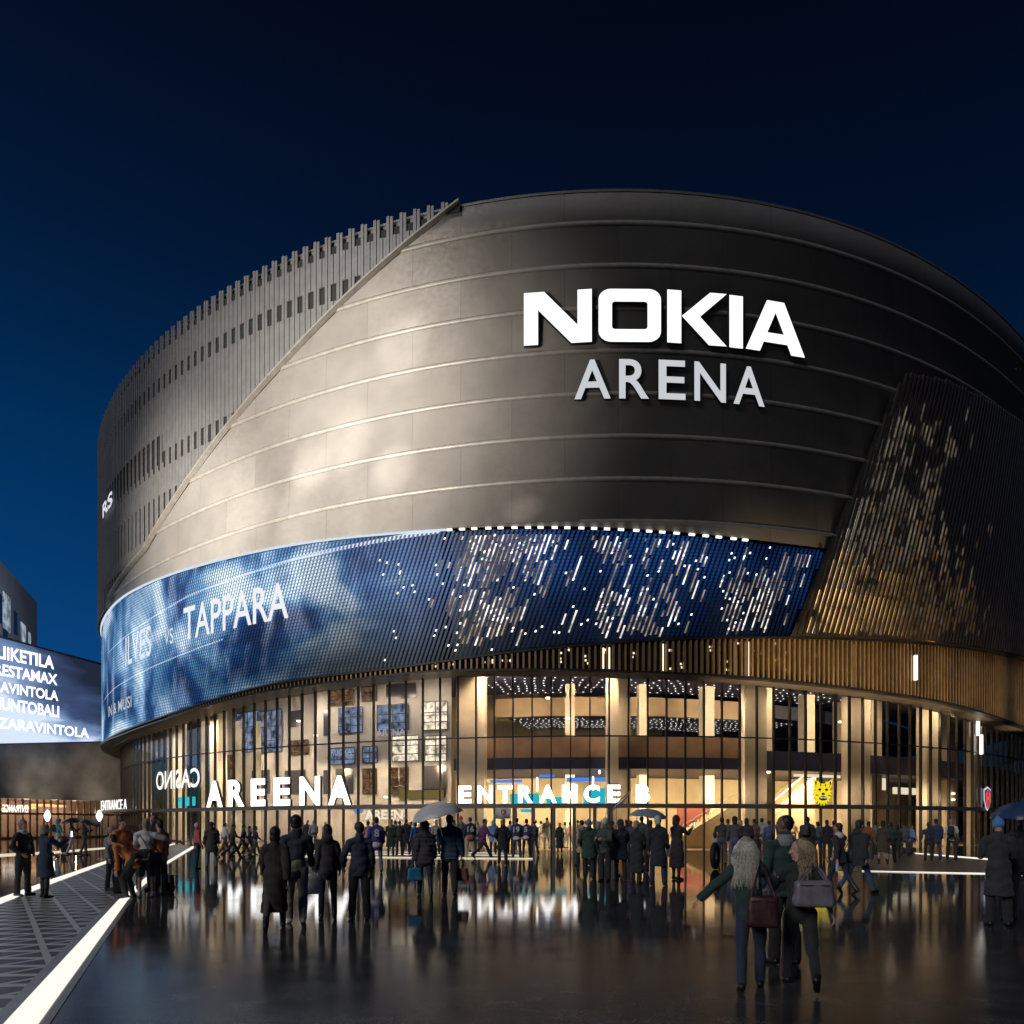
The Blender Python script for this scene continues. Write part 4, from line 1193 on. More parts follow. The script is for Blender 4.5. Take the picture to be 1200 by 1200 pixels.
ztop = lambda u: float(ZT0 + (ZT1 - ZT0) * (u - hu(0)) / (hu(125) - hu(0)))
zscr = lambda u: float(ZS0 + (ZS1 - ZS0) * (u - hu(0)) / (hu(125) - hu(0)))
u0, u1 = -0.6, 1.0
mb = MB(); n = 20
for i in range(n):
    a, b = u0 + (u1 - u0) * i / n, u0 + (u1 - u0) * (i + 1) / n
    mb.quad(hw(a, ZB), hw(b, ZB), hw(b, zscr(b)), hw(a, zscr(a)))
    mb.quad(hw(a, zscr(a)), hw(b, zscr(b)), hw(b, ztop(b)), hw(a, ztop(a)))
    mb.quad(hw(a, ztop(a)), hw(b, ztop(b)), hw(b, ztop(b), -25), hw(a, ztop(a), -25))
    mb.quad(hw(a, ZB), hw(b, ZB), hw(b, ZB, -7), hw(a, ZB, -7))
mb.quad(hw(u1, 0), hw(u1, 0, -25), hw(u1, ztop(u1), -25), hw(u1, ztop(u1)))
hpart(mb, 'metal_wall', mat('dark_weathered_metal', (0.30, 0.275, 0.25), 0.42, 0.35, noise=(0.35, 0.45), bump=(0.6, 0.4, 0.1)))
def hall_screen_mat():
    m = bpy.data.materials.new('hall_screen'); m.use_nodes = True
    N, L = m.node_tree.nodes, m.node_tree.links; N.clear()
    uv = N.new('ShaderNodeUVMap'); uv.uv_map = 'UVMap'
    sep = N.new('ShaderNodeSeparateXYZ'); L.new(uv.outputs[0], sep.inputs[0])
    mp = N.new('ShaderNodeMapping'); mp.inputs['Scale'].default_value = (1.2, 2.6, 1); mp.inputs['Rotation'].default_value = (0, 0, R(-14)); L.new(uv.outputs[0], mp.inputs[0])
    t = N.new('ShaderNodeTexNoise'); t.inputs['Scale'].default_value = 1.4; t.inputs['Detail'].default_value = 6; L.new(mp.outputs[0], t.inputs['Vector'])
    a = N.new('ShaderNodeMath'); a.operation = 'MULTIPLY_ADD'; a.inputs[1].default_value = -0.75; a.inputs[2].default_value = 0.76; L.new(sep.outputs['X'], a.inputs[0])
    b = N.new('ShaderNodeMath'); b.operation = 'MULTIPLY_ADD'; b.inputs[1].default_value = -0.62; L.new(sep.outputs['Y'], b.inputs[0]); L.new(a.outputs[0], b.inputs[2])
    c = N.new('ShaderNodeMath'); c.operation = 'ADD'; L.new(b.outputs[0], c.inputs[0]); L.new(t.outputs['Fac'], c.inputs[1])
    r = N.new('ShaderNodeValToRGB'); cr = r.color_ramp
    cr.elements[0].position = 0.12; cr.elements[0].color = (0.016, 0.022, 0.045, 1)
    cr.elements[1].position = 0.85; cr.elements[1].color = (0.70, 0.82, 1.0, 1)
    e1 = cr.elements.new(0.45); e1.color = (0.045, 0.075, 0.17, 1)
    e2 = cr.elements.new(0.70); e2.color = (0.22, 0.33, 0.58, 1)
    L.new(c.outputs[0], r.inputs[0])
    e = N.new('ShaderNodeEmission'); e.inputs['Strength'].default_value = 1.0; L.new(r.outputs[0], e.inputs['Color'])
    o = N.new('ShaderNodeOutputMaterial'); L.new(e.outputs[0], o.inputs['Surface'])
    return m
mb = MB(); ue = hu(128); n = 16
for i in range(n):
    a, b = u0 + (ue - u0) * i / n, u0 + (ue - u0) * (i + 1) / n
    f = lambda u: (u - hu(-20)) / (hu(125) - hu(-20))
    mb.quad(hw(a, zscr(a) + .1, .12), hw(b, zscr(b) + .1, .12), hw(b, ztop(b) - .25, .12), hw(a, ztop(a) - .25, .12), uv=[(f(a), 0), (f(b), 0), (f(b), 1), (f(a), 1)])
hscr = hpart(mb, 'word_screen', hall_screen_mat())
mb = MB()
for i in range(n):
    a, b = u0 + (ue - u0) * i / n, u0 + (ue - u0) * (i + 1) / n
    for z in (zscr, ztop):
        k = 0.0 if z is zscr else -.2
        mb.hexa([hw(a, z(a) + k, .2), hw(b, z(b) + k, .2), hw(b, z(b) + k, .01), hw(a, z(a) + k, .01), hw(a, z(a) + k + .16, .2), hw(b, z(b) + k + .16, .2), hw(b, z(b) + k + .16, .01), hw(a, z(a) + k + .16, .01)])
hpart(mb, 'screen_frame', mat('steel_frame', (0.2, 0.2, 0.21), 0.4, 0.6))
for txt, pa, pb, yb, ya in (('LIIKETILA', -6, 62, 777, 758), ('RESTAMAX', -8, 66, 796, 779), ('RAVINTOLA', -9, 67, 815, 799), ('MUNTOBALI', -11, 68, 835, 817), ('PIZZARAVINTOLA', -28, 103, 857, 841)):
    me = text_mesh(txt, 0.03); v = norm_xy(me)
    ua, ub = hu(pa), hu(pb)
    um = (ua + ub) / 2; pm = (pa + pb) / 2
    z0, z1 = hz(pm, yb + 1), hz(pm, ya + 4.5)
    sl = (hz(pb, yb + 2) - hz(pa, yb - 2)) * 0
    out = np.array([hw(ua + (ub - ua) * p[0], z0 + (z1 - z0) * p[1] + sl * (p[0] - .5), .2) for p in v], dtype=np.float32)
    me.vertices.foreach_set('co', out.ravel())
    o = link_mesh('lettering', me, glow('hall_text', (0.93, 0.96, 1), 1.5)); o.parent = hscr
mb = MB(); mb.quad(hw(u0, 0, -7), hw(u1, 0, -7), hw(u1, ZB, -7), hw(u0, ZB, -7))
hpart(mb, 'lobby_wall', mat('hall_lobby_wall', (0.45, 0.31, 0.24), 0.6, noise=(0.5, 0.3)))
mb = MB(); mb.quad(hw(u0, 0.05, -2.5), hw(u1, 0.05, -2.5), hw(u1, ZB, -2.5), hw(u0, ZB, -2.5))
hpart(mb, 'glazing', M_GLASS)
mb = MB()
for i in range(40):
    u = u0 + (u1 - u0) * i / 40
    q = .06 / hl
    mb.hexa([hw(u - q, 0, -2.4), hw(u + q, 0, -2.4), hw(u + q, 0, -2.6), hw(u - q, 0, -2.6), hw(u - q, ZB, -2.4), hw(u + q, ZB, -2.4), hw(u + q, ZB, -2.6), hw(u - q, ZB, -2.6)])
for z in (0.0, 2.7):
    mb.hexa([hw(u0, z, -2.38), hw(u1, z, -2.38), hw(u1, z, -2.62), hw(u0, z, -2.62), hw(u0, z + .2, -2.38), hw(u1, z + .2, -2.38), hw(u1, z + .2, -2.62), hw(u0, z + .2, -2.62)])
hpart(mb, 'window_frame', mat('brown_frame', (0.16, 0.10, 0.06), 0.4, 0.3))
mb = MB()
for x, y, w in ((75, 946, 1.2), (93, 943, 1.6), (52, 948, .8), (112, 944, 1.0), (15, 950, .7)):
    u = hu(x); z = hz(x, y); q = w / hl
    mb.quad(hw(u - q, z - .15, -6.5), hw(u + q, z - .15, -6.5), hw(u + q, z + .15, -6.5), hw(u - q, z + .15, -6.5))
hpart(mb, 'ceiling_lamps', glow('orange_lamp', (1.0, 0.62, 0.25), 1.6))
for x in (-20, 20, 60, 95, 120):
    u = hu(x); lamp('hall_lobby_lamp', hw(u, 3.0, -4.5), 150, (1.0, 0.72, 0.5), 0.15)
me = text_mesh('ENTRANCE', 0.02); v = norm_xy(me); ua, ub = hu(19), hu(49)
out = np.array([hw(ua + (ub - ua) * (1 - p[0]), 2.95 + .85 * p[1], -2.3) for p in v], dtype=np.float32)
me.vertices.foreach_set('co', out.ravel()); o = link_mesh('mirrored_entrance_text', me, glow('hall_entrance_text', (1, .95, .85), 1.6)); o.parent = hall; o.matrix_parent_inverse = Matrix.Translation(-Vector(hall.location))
# white sail-shaped lamps before the hall
for x, y, lab in ((55.5, 957, 'white leaf-shaped lamp on a post behind the woman raising her arm'), (116.5, 957, 'white leaf-shaped lamp on a post right of the black umbrellas')):
    P = at(x, y, 58)
    e = empty('post_lamp', (P.x, P.y, 0), 0, lab, 'lamp')
    m = MB(); m.tube([(0, 0, 0), (0, 0, P.z - .3)], 0.04, 8); m.build('post', M_FRAME, e)
    m = MB(); m.lathe([(0.01, P.z - .42), (0.16, P.z - .2), (0.24, P.z + .08), (0.13, P.z + .38), (0.01, P.z + .52)], n=12); m.build('shade', glow('leaf_lamp', (1, .97, .92), 2.2), e, smooth=True)
# grey tower behind
T0, T1 = at(-150, 965, 72), at(43.5, 965, 133)
tw, tl, tn = wall_frame(T0, T1)
ztw = EYE + (HY - 706) * 133 / FPX
tower = empty('office_tower', tw(.5, 0), 0, 'tall grey office block with a few bluish lit windows behind the screen hall', 'building')
mb = MB()
mb.hexa([tw(0, 0), tw(1, 0), tw(1, 0, -30), tw(0, 0, -30), tw(0, ztw), tw(1, ztw), tw(1, ztw, -30), tw(0, ztw, -30)])
def tpart(mb, name, m):
    o = mb.build(name, m); o.parent = tower; o.matrix_parent_inverse = Matrix.Translation(-Vector(tower.location)); return o
tpart(mb, 'tower_wall', mat('grey_render_wall', (0.62, 0.62, 0.66), 0.7, noise=(0.2, 0.15)))
def tu(px):
    k = (px - CX) / FPX; dx, dy = T1.x - T0.x, T1.y - T0.y
    return (k * T0.y - T0.x) / (dx - k * dy)
def tz(px, py):
    u = tu(px); return EYE + (HY - py) * (T0.y + (T1.y - T0.y) * u) / FPX
M_TW = room_glow('tower_window', (0.62, 0.78, 0.95), 0.35, 0.4, 0.7)
M_TWD = mat('tower_window_dark', (0.05, 0.06, 0.08), 0.15)
for x0, x1, y0, y1, m_ in ((-6, 2, 690, 725, M_TWD), (3, 12, 692, 735, M_TW), (16, 20, 715, 742, M_TWD), (24, 30, 728, 750, M_TW), (33, 36, 740, 756, M_TW), (3, 9, 728, 748, M_TWD)):
    m = MB(); q = [(tu(x0), tz(x0, y1)), (tu(x1), tz(x0, y1)), (tu(x1), tz(x0, y0)), (tu(x0), tz(x0, y0))]
    m.quad(*[tw(u, z, .05) for u, z in q]); tpart(m, 'window', m_)

# added unseen spots that brighten the office block and the hall's metal band
lamp('added_tower_fill', hw(0.75, ZT1 + 1.0, -6), 9000, (0.80, 0.88, 1.0), 0.3, 'SPOT', tw(0.72, ztw * .72), 90, 1.0)
for u in (0.45, 0.8):
    lamp('added_hall_fill', hw(u, 0.3, 9.0), 2600, (1.0, 0.88, 0.72), 0.2, 'SPOT', hw(u, (ZB + ZS0) / 2, 0), 50, 1.0)
# ------------------------------------------------------------------ people
class Shell:
    def __init__(s): s.v, s.f = [], []
    def add(s, rings, top, bot):
        n = len(rings[0]); b = len(s.v)
        s.v.append(bot)
        for r in rings: s.v += r
        s.v.append(top); t = len(s.v) - 1
        for k in range(n):
            s.f.append((b, b + 1 + (k + 1) % n, b + 1 + k))
            s.f.append((t, t - n + k, t - n + (k + 1) % n))
        for i in range(len(rings) - 1):
            for k in range(n):
                a = b + 1 + i * n
                s.f.append((a + k, a + (k + 1) % n, a + n + (k + 1) % n, a + n + k))
    def caps(s, p0, p1, r0, r1, fl=1.0, ax=None, n=12, m=3, flat=1.0):
        p0, p1 = Vector(p0), Vector(p1)
        d = p1 - p0
        if d.length < 1e-5: d = Vector((0, 0, 1e-3))
        d.normalize()
        u = Vector(ax) if ax is not None else (Vector((1, 0, 0)) if abs(d.x) < 0.8 else Vector((0, 1, 0)))
        u = (u - d * u.dot(d)).normalized(); w = d.cross(u)
        def ring(c, r): return [tuple(c + u * (r * math.cos(2 * math.pi * k / n)) + w * (r * fl * math.sin(2 * math.pi * k / n))) for k in range(n)]
        c = 0.8 * min(1, fl + .2); R_ = []
        for k in range(1, m + 1):
            a = math.pi / 2 * k / m; R_.append(ring(p0 - d * (r0 * c * math.cos(a)), r0 * math.sin(a)))
        for k in range(m, 0, -1):
            a = math.pi / 2 * k / m; R_.append(ring(p1 + d * (r1 * c * flat * math.cos(a)), r1 * math.sin(a)))
        s.add(R_, tuple(p1 + d * r1 * c * flat), tuple(p0 - d * r0 * c))
    def ell(s, c, r, M=None, n=14, m=8):
        c = Vector(c); M = M or Matrix.Identity(3)
        R_ = []
        for i in range(1, m):
            a = math.pi * i / m
            R_.append([tuple(c + M @ Vector((r[0] * math.sin(a) * math.cos(2 * math.pi * k / n), r[1] * math.sin(a) * math.sin(2 * math.pi * k / n), -r[2] * math.cos(a)))) for k in range(n)])
        s.add(R_, tuple(c + M @ Vector((0, 0, r[2]))), tuple(c - M @ Vector((0, 0, r[2]))))
    def remesh(s, name, voxel, smooth=2, fold=0.0, puff=0.0, seed=0):
        me = bpy.data.meshes.new(name); me.from_pydata(s.v, [], s.f)
        ob = bpy.data.objects.new(name, me); col.objects.link(ob)
        md = ob.modifiers.new('r', 'REMESH'); md.mode = 'VOXEL'; md.voxel_size = voxel; md.use_smooth_shade = True
        if smooth:
            ms = ob.modifiers.new('s', 'SMOOTH'); ms.factor = 0.5; ms.iterations = smooth
        dg = bpy.context.evaluated_depsgraph_get(); dg.update()
        out = bpy.data.meshes.new_from_object(ob.evaluated_get(dg))
        bpy.data.objects.remove(ob); bpy.data.meshes.remove(me)
        out.name = name
        if fold or puff:
            n = len(out.vertices)
            v = np.zeros(n * 3, np.float32); out.vertices.foreach_get('co', v); v = v.reshape(-1, 3)
            nn = np.zeros(n * 3, np.float32); out.vertices.foreach_get('normal', nn); nn = nn.reshape(-1, 3)
            rs = np.random.RandomState(seed + 3)
            h = np.zeros(n)
            if fold:
                for f in (9, 14, 22, 34, 48):
                    k = rs.normal(size=3) * (0.6, 0.6, 1.0); k = k / np.linalg.norm(k) * f
                    k2 = rs.normal(size=3) * 4
                    h += np.sin(v @ k + 1.6 * np.sin(v @ k2) + rs.uniform(0, 6)) * fold * (9.0 / f) ** 0.45
            if puff:
                h += puff * (np.abs(np.sin(v[:, 2] * math.pi / 0.105)) ** 0.6 - 0.6)
            v = v + nn * h[:, None]
            out.vertices.foreach_set('co', v.astype(np.float32).ravel()); out.update()
        return out

POSES = {
    'stand': dict(lh=4, lk=4, rh=-3, rk=2, la=(4, 9, 14, 2), ra=(2, 10, 12, 2)),
    'stand2': dict(lh=0, lk=3, rh=6, rk=8, spread=6, la=(-2, 12, 25, 8), ra=(10, 9, 30, 8)),
    'pockets': dict(lh=2, lk=2, rh=-2, rk=2, spread=4, la=(-6, 24, 48, 52), ra=(-6, 24, 48, 52)),
    'walk': dict(lh=24, lk=6, rh=-16, rk=24, lean=3, la=(-20, 8, 16, 2), ra=(22, 8, 24, 4)),
    'walk2': dict(lh=-16, lk=24, rh=24, rk=6, lean=3, la=(22, 8, 24, 4), ra=(-20, 8, 16, 2)),
    'step': dict(lh=12, lk=6, rh=-9, rk=16, lean=2, la=(-8, 9, 14, 3), ra=(10, 9, 18, 3)),
    'stride': dict(lh=34, lk=10, rh=-24, rk=30, lean=7, la=(-24, 9, 30, 3), ra=(26, 9, 40, 6)),
    'stride2': dict(lh=-24, lk=30, rh=34, rk=10, lean=7, la=(26, 9, 40, 6), ra=(-24, 9, 30, 3)),
    'hands': dict(lh=2, lk=2, rh=-2, rk=3, spread=3, la=(22, 12, 78, 40), ra=(24, 12, 80, 40), hp=14),
    'umbr': dict(lh=10, lk=6, rh=-8, rk=14, la=(0, 9, 14, 2), ra=(38, 8, 92, 12)),
    'umbl': dict(lh=10, lk=6, rh=-8, rk=14, la=(38, 8, 92, 12), ra=(0, 9, 14, 2)),
    'phone': dict(lh=2, lk=2, rh=-2, rk=3, la=(20, 10, 40, 20), ra=(62, 6, 62, 12)),
    'aroundr': dict(lh=3, lk=3, rh=-2, rk=3, spread=4, la=(14, 10, 60, 30), ra=(34, 62, 22, -4)),
    'aroundl': dict(lh=3, lk=3, rh=-2, rk=3, spread=4, la=(34, 62, 22, -4), ra=(14, 10, 60, 30)),
    'outl': dict(lh=-6, lk=14, rh=12, rk=4, lean=5, la=(-6, 50, 16, 6), ra=(40, 34, 60, 24), roll=-5),
    'bend': dict(lh=34, lk=46, rh=26, rk=40, lean=50, la=(2, 8, 14, 6), ra=(-4, 8, 24, 6), hp=-22),
    'linkl': dict(lh=3, lk=2, rh=-3, rk=4, spread=3, la=(6, 20, 40, 26), ra=(2, 10, 16, 2)),
    'run': dict(lh=28, lk=14, rh=-18, rk=36, lean=12, la=(30, 26, 70, 20), ra=(-30, 20, 34, 2)),
}
def skel(pose, fem=0, kid=0, hy=0):
    p = dict(lh=0, lk=0, rh=0, rk=0, spread=2, lean=0, roll=0, hp=0, la=(0, 8, 10, 0), ra=(0, 8, 10, 0)); p.update(POSES[pose])
    J = {}
    hip = Vector((0, 0, 0.93)); J['hip'] = hip
    for sd, k in ((-1, 'l'), (1, 'r')):
        pi_, kn, ab = R(p[k + 'h']), R(p[k + 'k']), R(p['spread'])
        h = hip + Vector((sd * 0.092, 0, -0.02))
        kneep = h + Vector((sd * math.sin(ab), math.sin(pi_) * math.cos(ab), -math.cos(pi_) * math.cos(ab))) * 0.435
        q = pi_ - kn
        an = kneep + Vector((sd * math.sin(ab) * 0.5, math.sin(q), -math.cos(q))) * 0.40
        J[k + 'hip'], J[k + 'knee'], J[k + 'ank'] = h, kneep, an
        fp = R(min(0, p[k + 'h'] - p[k + 'k']) * 0.8)
        J[k + 'fd'] = Vector((sd * 0.12, math.cos(fp), math.sin(fp))).normalized()
    M = Matrix.Rotation(R(p['roll']), 3, 'Y') @ Matrix.Rotation(-R(p['lean']), 3, 'X')
    J['M'] = M
    J['waist'] = hip + M @ Vector((0, 0.005, 0.17)); J['chest'] = hip + M @ Vector((0, 0.012, 0.38)); J['neck'] = hip + M @ Vector((0, -0.012, 0.545))
    sw = 0.150 if fem else 0.178
    Mh = Matrix.Rotation(R(hy), 3, 'Z') @ Matrix.Rotation(-R(p['lean'] * 0.55 + p['hp']), 3, 'X')
    J['Mh'] = Mh; J['head'] = J['neck'] + Matrix.Rotation(-R(p['lean'] * 0.7), 3, 'X') @ Vector((0, 0.02, 0.155))
    for sd, k in ((-1, 'l'), (1, 'r')):
        a, ab, el, inw = [R(x) for x in p[k + 'a']]
        sh = hip + M @ Vector((sd * sw, -.005, 0.462))
        D = lambda a_, b_: Vector((sd * math.sin(b_), math.sin(a_) * math.cos(b_), -math.cos(a_) * math.cos(b_)))
        Ml = Matrix.Rotation(-R(p['lean'] * 0.25), 3, 'X')
        d1, d2 = Ml @ D(a, ab), Ml @ D(a + el, ab - inw)
        J[k + 'sh'], J[k + 'el'] = sh, sh + d1 * 0.285
        J[k + 'wr'] = J[k + 'el'] + d2 * 0.25
        J[k + 'hd'] = d2; J[k + 'hand'] = J[k + 'wr'] + d2 * 0.11
    low = min(J['lank'].z, J['rank'].z) - 0.085
    for k, v in J.items():
        if isinstance(v, Vector) and k not in ('lfd', 'rfd', 'lhd', 'rhd'): J[k] = v - Vector((0, 0, low))
    return J

def torso(sh, J, e, down=0.0, fem=0):
    ax = J['M'] @ Vector((1, 0, 0))
    w = 0.93 if fem else 1.0
    sh.caps(J['hip'] - Vector((0, 0, 0.02 + down)), J['waist'], 0.145 + e + (0.012 if fem else 0), 0.128 * w + e, 0.74, ax)
    sh.caps(J['waist'], J['chest'], 0.126 * w + e, 0.155 * w + e, 0.70, ax)
    sh.caps(J['chest'], J['neck'] - J['M'] @ Vector((0, 0, 0.06)), 0.152 * w + e, 0.10 + e, 0.70, ax)
    sh.caps(J['lsh'], J['rsh'], 0.054 + e, 0.054 + e, 0.9)
    n_ = J['neck'] - J['M'] @ Vector((0, 0.0, 0.015))
    for k in 'lr': sh.caps(n_, J[k + 'sh'].lerp(n_, .15), 0.046 + e * .6, 0.050 + e * .9, .85)
def arm(sh, J, k, e, upto=1.0):
    sh.caps(J[k + 'sh'], J[k + 'el'], 0.053 + e, 0.042 + e)
    if upto >= 1: sh.caps(J[k + 'el'], J[k + 'el'].lerp(J[k + 'wr'], .93), 0.042 + e, 0.031 + e, flat=.15)
def legs(sh, J, e, upto=1.0, hips=True, flare=0.0):
    if hips: sh.caps(J['hip'] + Vector((0, 0, .06)), J['hip'] - Vector((0, 0, 0.04)), 0.145 + e, 0.145 + e, 0.76)
    for k in 'lr':
        if upto >= 1:
            sh.caps(J[k + 'hip'], J[k + 'knee'], 0.084 + e, 0.058 + e)
            c = J[k + 'knee'].lerp(J[k + 'ank'], 0.3) + Vector((0, -0.012, 0))
            sh.caps(J[k + 'knee'], c, 0.056 + e, 0.056 + e); sh.caps(c, J[k + 'ank'], 0.056 + e, 0.040 + e + flare)
        else: sh.caps(J[k + 'hip'], J[k + 'hip'].lerp(J[k + 'knee'], upto), 0.092 + e, 0.085 + e)
def head_shell(sh, J, fine):
    H, M = J['head'], J['Mh']
    E_ = lambda c, r: sh.ell(H + M @ Vector(c), r, M)
    E_((0, -0.012, 0.022), (0.076, 0.094, 0.098)); E_((0, 0.026, -0.045), (0.058, 0.064, 0.074))
    sh.caps(J['neck'] - Vector((0, 0, .05)), H + M @ Vector((0, -.02, -.05)), 0.060, 0.056)
    E_((0.077, -0.008, -0.008), (0.011, 0.02, 0.032)); E_((-0.077, -0.008, -0.008), (0.011, 0.02, 0.032))
    sh.caps(H + M @ Vector((0, 0.083, 0.012)), H + M @ Vector((0, 0.104, -0.026)), 0.011, 0.017)
    if fine:
        E_((0, 0.072, 0.030), (0.052, 0.018, 0.011)); E_((0, 0.082, -0.060), (0.024, 0.013, 0.007)); E_((0, 0.079, -0.071), (0.021, 0.013, 0.008))
        E_((0, 0.068, -0.100), (0.026, 0.022, 0.020)); E_((0.038, 0.062, -0.022), (0.022, 0.018, 0.018)); E_((-0.038, 0.062, -0.022), (0.022, 0.018, 0.018))
def hand_shell(sh, J, k, fr):
    sd = -1 if k == 'l' else 1
    w, d = J[k + 'wr'], J[k + 'hd']
    n = Vector((-sd, 0, 0)); n = (n - d * n.dot(d)); n = n.normalized() if n.length > .1 else Vector((0, 1, 0))
    ac = d.cross(n) * sd
    if ac.dot(Vector((0, 1, 0.2))) < 0: ac = -ac
    sh.caps(w, w + d * 0.08, 0.030, 0.040, 0.42, ac)
    for i, L_ in enumerate((0.066, 0.078, 0.072, 0.055)):
        b = w + d * 0.078 + ac * (0.033 - 0.022 * i)
        d1, d2 = (d * .93 + n * .36).normalized(), (d * .62 + n * .78).normalized()
        sh.caps(b, b + d1 * L_ * .55, fr, fr * .95, n=8, m=2); sh.caps(b + d1 * L_ * .55, b + d1 * L_ * .55 + d2 * L_ * .5, fr * .95, fr * .8, n=8, m=2)
    b = w + d * 0.022 + ac * 0.026
    t1 = (ac * .75 + d * .55 + n * .3).normalized(); t2 = (ac * .2 + d * .9 + n * .35).normalized()
    sh.caps(b, b + t1 * .042, fr * 1.25, fr * 1.1, n=8, m=2); sh.caps(b + t1 * .042, b + t1 * .042 + t2 * .03, fr * 1.1, fr * .9, n=8, m=2)

def strands(J, n, length, curl, seed, spread=1.0, up=0.0, near=-.60):
    rg = random.Random(seed); mb = MB(); H, M = J['head'], J['Mh']
    for i in range(n):
        az = rg.uniform(R(100), R(440)) if rg.random() < .9 else rg.uniform(0, 6.28)
        el = R(rg.uniform(8, 88))
        d = Vector((math.cos(az - R(90) + R(180)) * 1, 0, 0))
        th = rg.uniform(math.pi * near, math.pi * .60)                # around the head, 0 = back
        d = Vector((math.sin(th) * math.cos(el), -math.cos(th) * math.cos(el), math.sin(el)))
        p = H + M @ Vector((d.x * 0.083, d.y * 0.102 - .01, d.z * 0.108 + .025))
        pts = [p]; L_ = length * rg.uniform(.75, 1.08); steps = 10
        out = M @ Vector((math.sin(th), -math.cos(th), 0)).normalized()
        tang = (out * (0.9 - d.z * .1) + Vector((0, 0, .25 * d.z - .5)))
        ph, fq, am = rg.uniform(0, 6.28), rg.uniform(15, 26), curl * rg.uniform(.5, 1.3)
        side = Vector((-out.y, out.x, 0))
        rr = 0.0
        for k in range(1, steps + 1):
            f = k / steps
            q = p + out * (0.028 * spread * math.sin(min(1, f * 2.2) * 1.57) + rg.uniform(-.003, .003)) + Vector((0, 0, -L_ * (f ** 1.15) + up * math.sin(f * 3.14)))
            q += (side * math.sin(ph + fq * f) + out * .6 * math.cos(ph * 1.7 + fq * f)) * am * f ** .6
            pts.append(q)
        mb.tube(pts, [0.0050] + [0.0045] * (steps - 2) + [0.0035, 0.001], 3, cap=False)
    return mb
PERSON_CACHE = {}
def person_meshes(pose, top, bottom, hair, fem, fine, hy, seed):
    key = (pose, top, bottom, hair, fem, fine, hy, seed if fine else 0)
    if key in PERSON_CACHE: return PERSON_CACHE[key]
    J = skel(pose, fem, hy=hy)
    vx = 0.0085 if fine else 0.0155
    out = {}
    b = Shell(); torso(b, J, -0.012, 0, fem)
    for k in 'lr':
        arm(b, J, k, -0.006); hand_shell(b, J, k, 0.0095 if fine else 0.012)
        b.caps(J[k + 'ank'] + J[k + 'fd'] * -0.03 - Vector((0, 0, .035)), J[k + 'ank'] + J[k + 'fd'] * 0.13 - Vector((0, 0, .05)), 0.036, 0.03, .8)
    legs(b, J, -0.014); head_shell(b, J, fine)
    out['body'] = b.remesh('body', vx, 1)
    cv = vx * 1.25
    e = {'jacket': .022, 'coat': .026, 'longcoat': .03, 'tee': .012, 'jersey': .034, 'puffer': .05, 'hoodie': .03, 'shirt': .014, 'top': .010, 'parka': .04}[top]
    t = Shell(); torso(t, J, e, 0.05 if top not in ('tee', 'top') else 0.0, fem)
    if top not in ('coat', 'longcoat', 'parka'):
        dn = {'jersey': .17, 'tee': .10, 'top': .03, 'puffer': .13, 'hoodie': .10, 'shirt': .08, 'jacket': .14}[top]
        t.caps(J['waist'], J['hip'] - J['M'] @ Vector((0, 0, dn)) * .999, .130 + e, .150 + e, .76, J['M'] @ Vector((1, 0, 0)), flat=.08, n=18)
    for k in 'lr':
        if top in ('tee',): t.caps(J[k + 'sh'], J[k + 'sh'].lerp(J[k + 'el'], .75), 0.060 + e, 0.056 + e)
        elif top == 'top': t.caps(J[k + 'sh'], J[k + 'sh'].lerp(J[k + 'el'], .45), 0.055 + e, 0.050 + e)
        else: arm(t, J, k, e * .85)
    if top in ('coat', 'longcoat', 'parka'):
        kz = {'coat': .50, 'longcoat': .30, 'parka': .62}[top]
        mid = (J['lknee'] + J['rknee']) / 2
        lo = Vector((mid.x * .5, mid.y * .5, kz))
        t.caps(J['hip'] + Vector((0, 0, .05)), lo, .158 + e, .195 + e, .80, flat=.06, n=20)
    if top in ('hoodie', 'parka'):
        t.ell(J['neck'] + J['M'] @ Vector((0, -0.075, 0.02)), (0.105, 0.075, 0.085), J['M'])
    if top in ('jacket', 'coat', 'longcoat', 'puffer', 'jersey'):
        t.caps(J['neck'] - J['M'] @ Vector((0, .01, .05)), J['neck'] + J['M'] @ Vector((0, -.012, .035 if top != 'jersey' else 0)), .088, .076)
    out['top'] = t.remesh({'jersey': 'jersey', 'tee': 't_shirt', 'top': 't_shirt'}.get(top, 'coat' if 'coat' in top else 'jacket'), cv, 2, fold=0.0075, puff=.017 if top == 'puffer' else 0, seed=seed)
    l = Shell()
    if bottom == 'trousers': legs(l, J, .014, flare=.012)
    elif bottom == 'jeans': legs(l, J, .008, flare=.006)
    elif bottom == 'tights': legs(l, J, .002)
    elif bottom == 'shorts': legs(l, J, .02, upto=.92)
    elif bottom == 'skirt':
        legs(l, J, .0); mid = (J['lknee'] + J['rknee']) / 2; l.caps(J['hip'], Vector((mid.x * .5, mid.y * .5, .34)), .16, .23, .85, flat=.06)
    out['bottom'] = l.remesh({'shorts': 'shorts', 'skirt': 'skirt', 'tights': 'tights'}.get(bottom, 'trousers'), cv, 2, fold=.004 if bottom != 'tights' else 0.001, seed=seed + 5)
    for k in 'lr':
        s = Shell()
        a, d = J[k + 'ank'], J[k + 'fd']
        s.caps(a - d * .045 - Vector((0, 0, .042)), a + d * .15 - Vector((0, 0, .052)), .046, .036, .95)
        s.caps(a - Vector((0, 0, .03)), a + Vector((0, 0, .02)), .046, .045)
        if bottom == 'tights': s.caps(a, J[k + 'knee'].lerp(a, .25), .050, .060)
        out['shoe' + k] = s.remesh('shoe', cv, 1)
    H, M = J['head'], J['Mh']
    h = Shell(); E_ = lambda c, r: h.ell(H + M @ Vector(c), r, M)
    hs = None
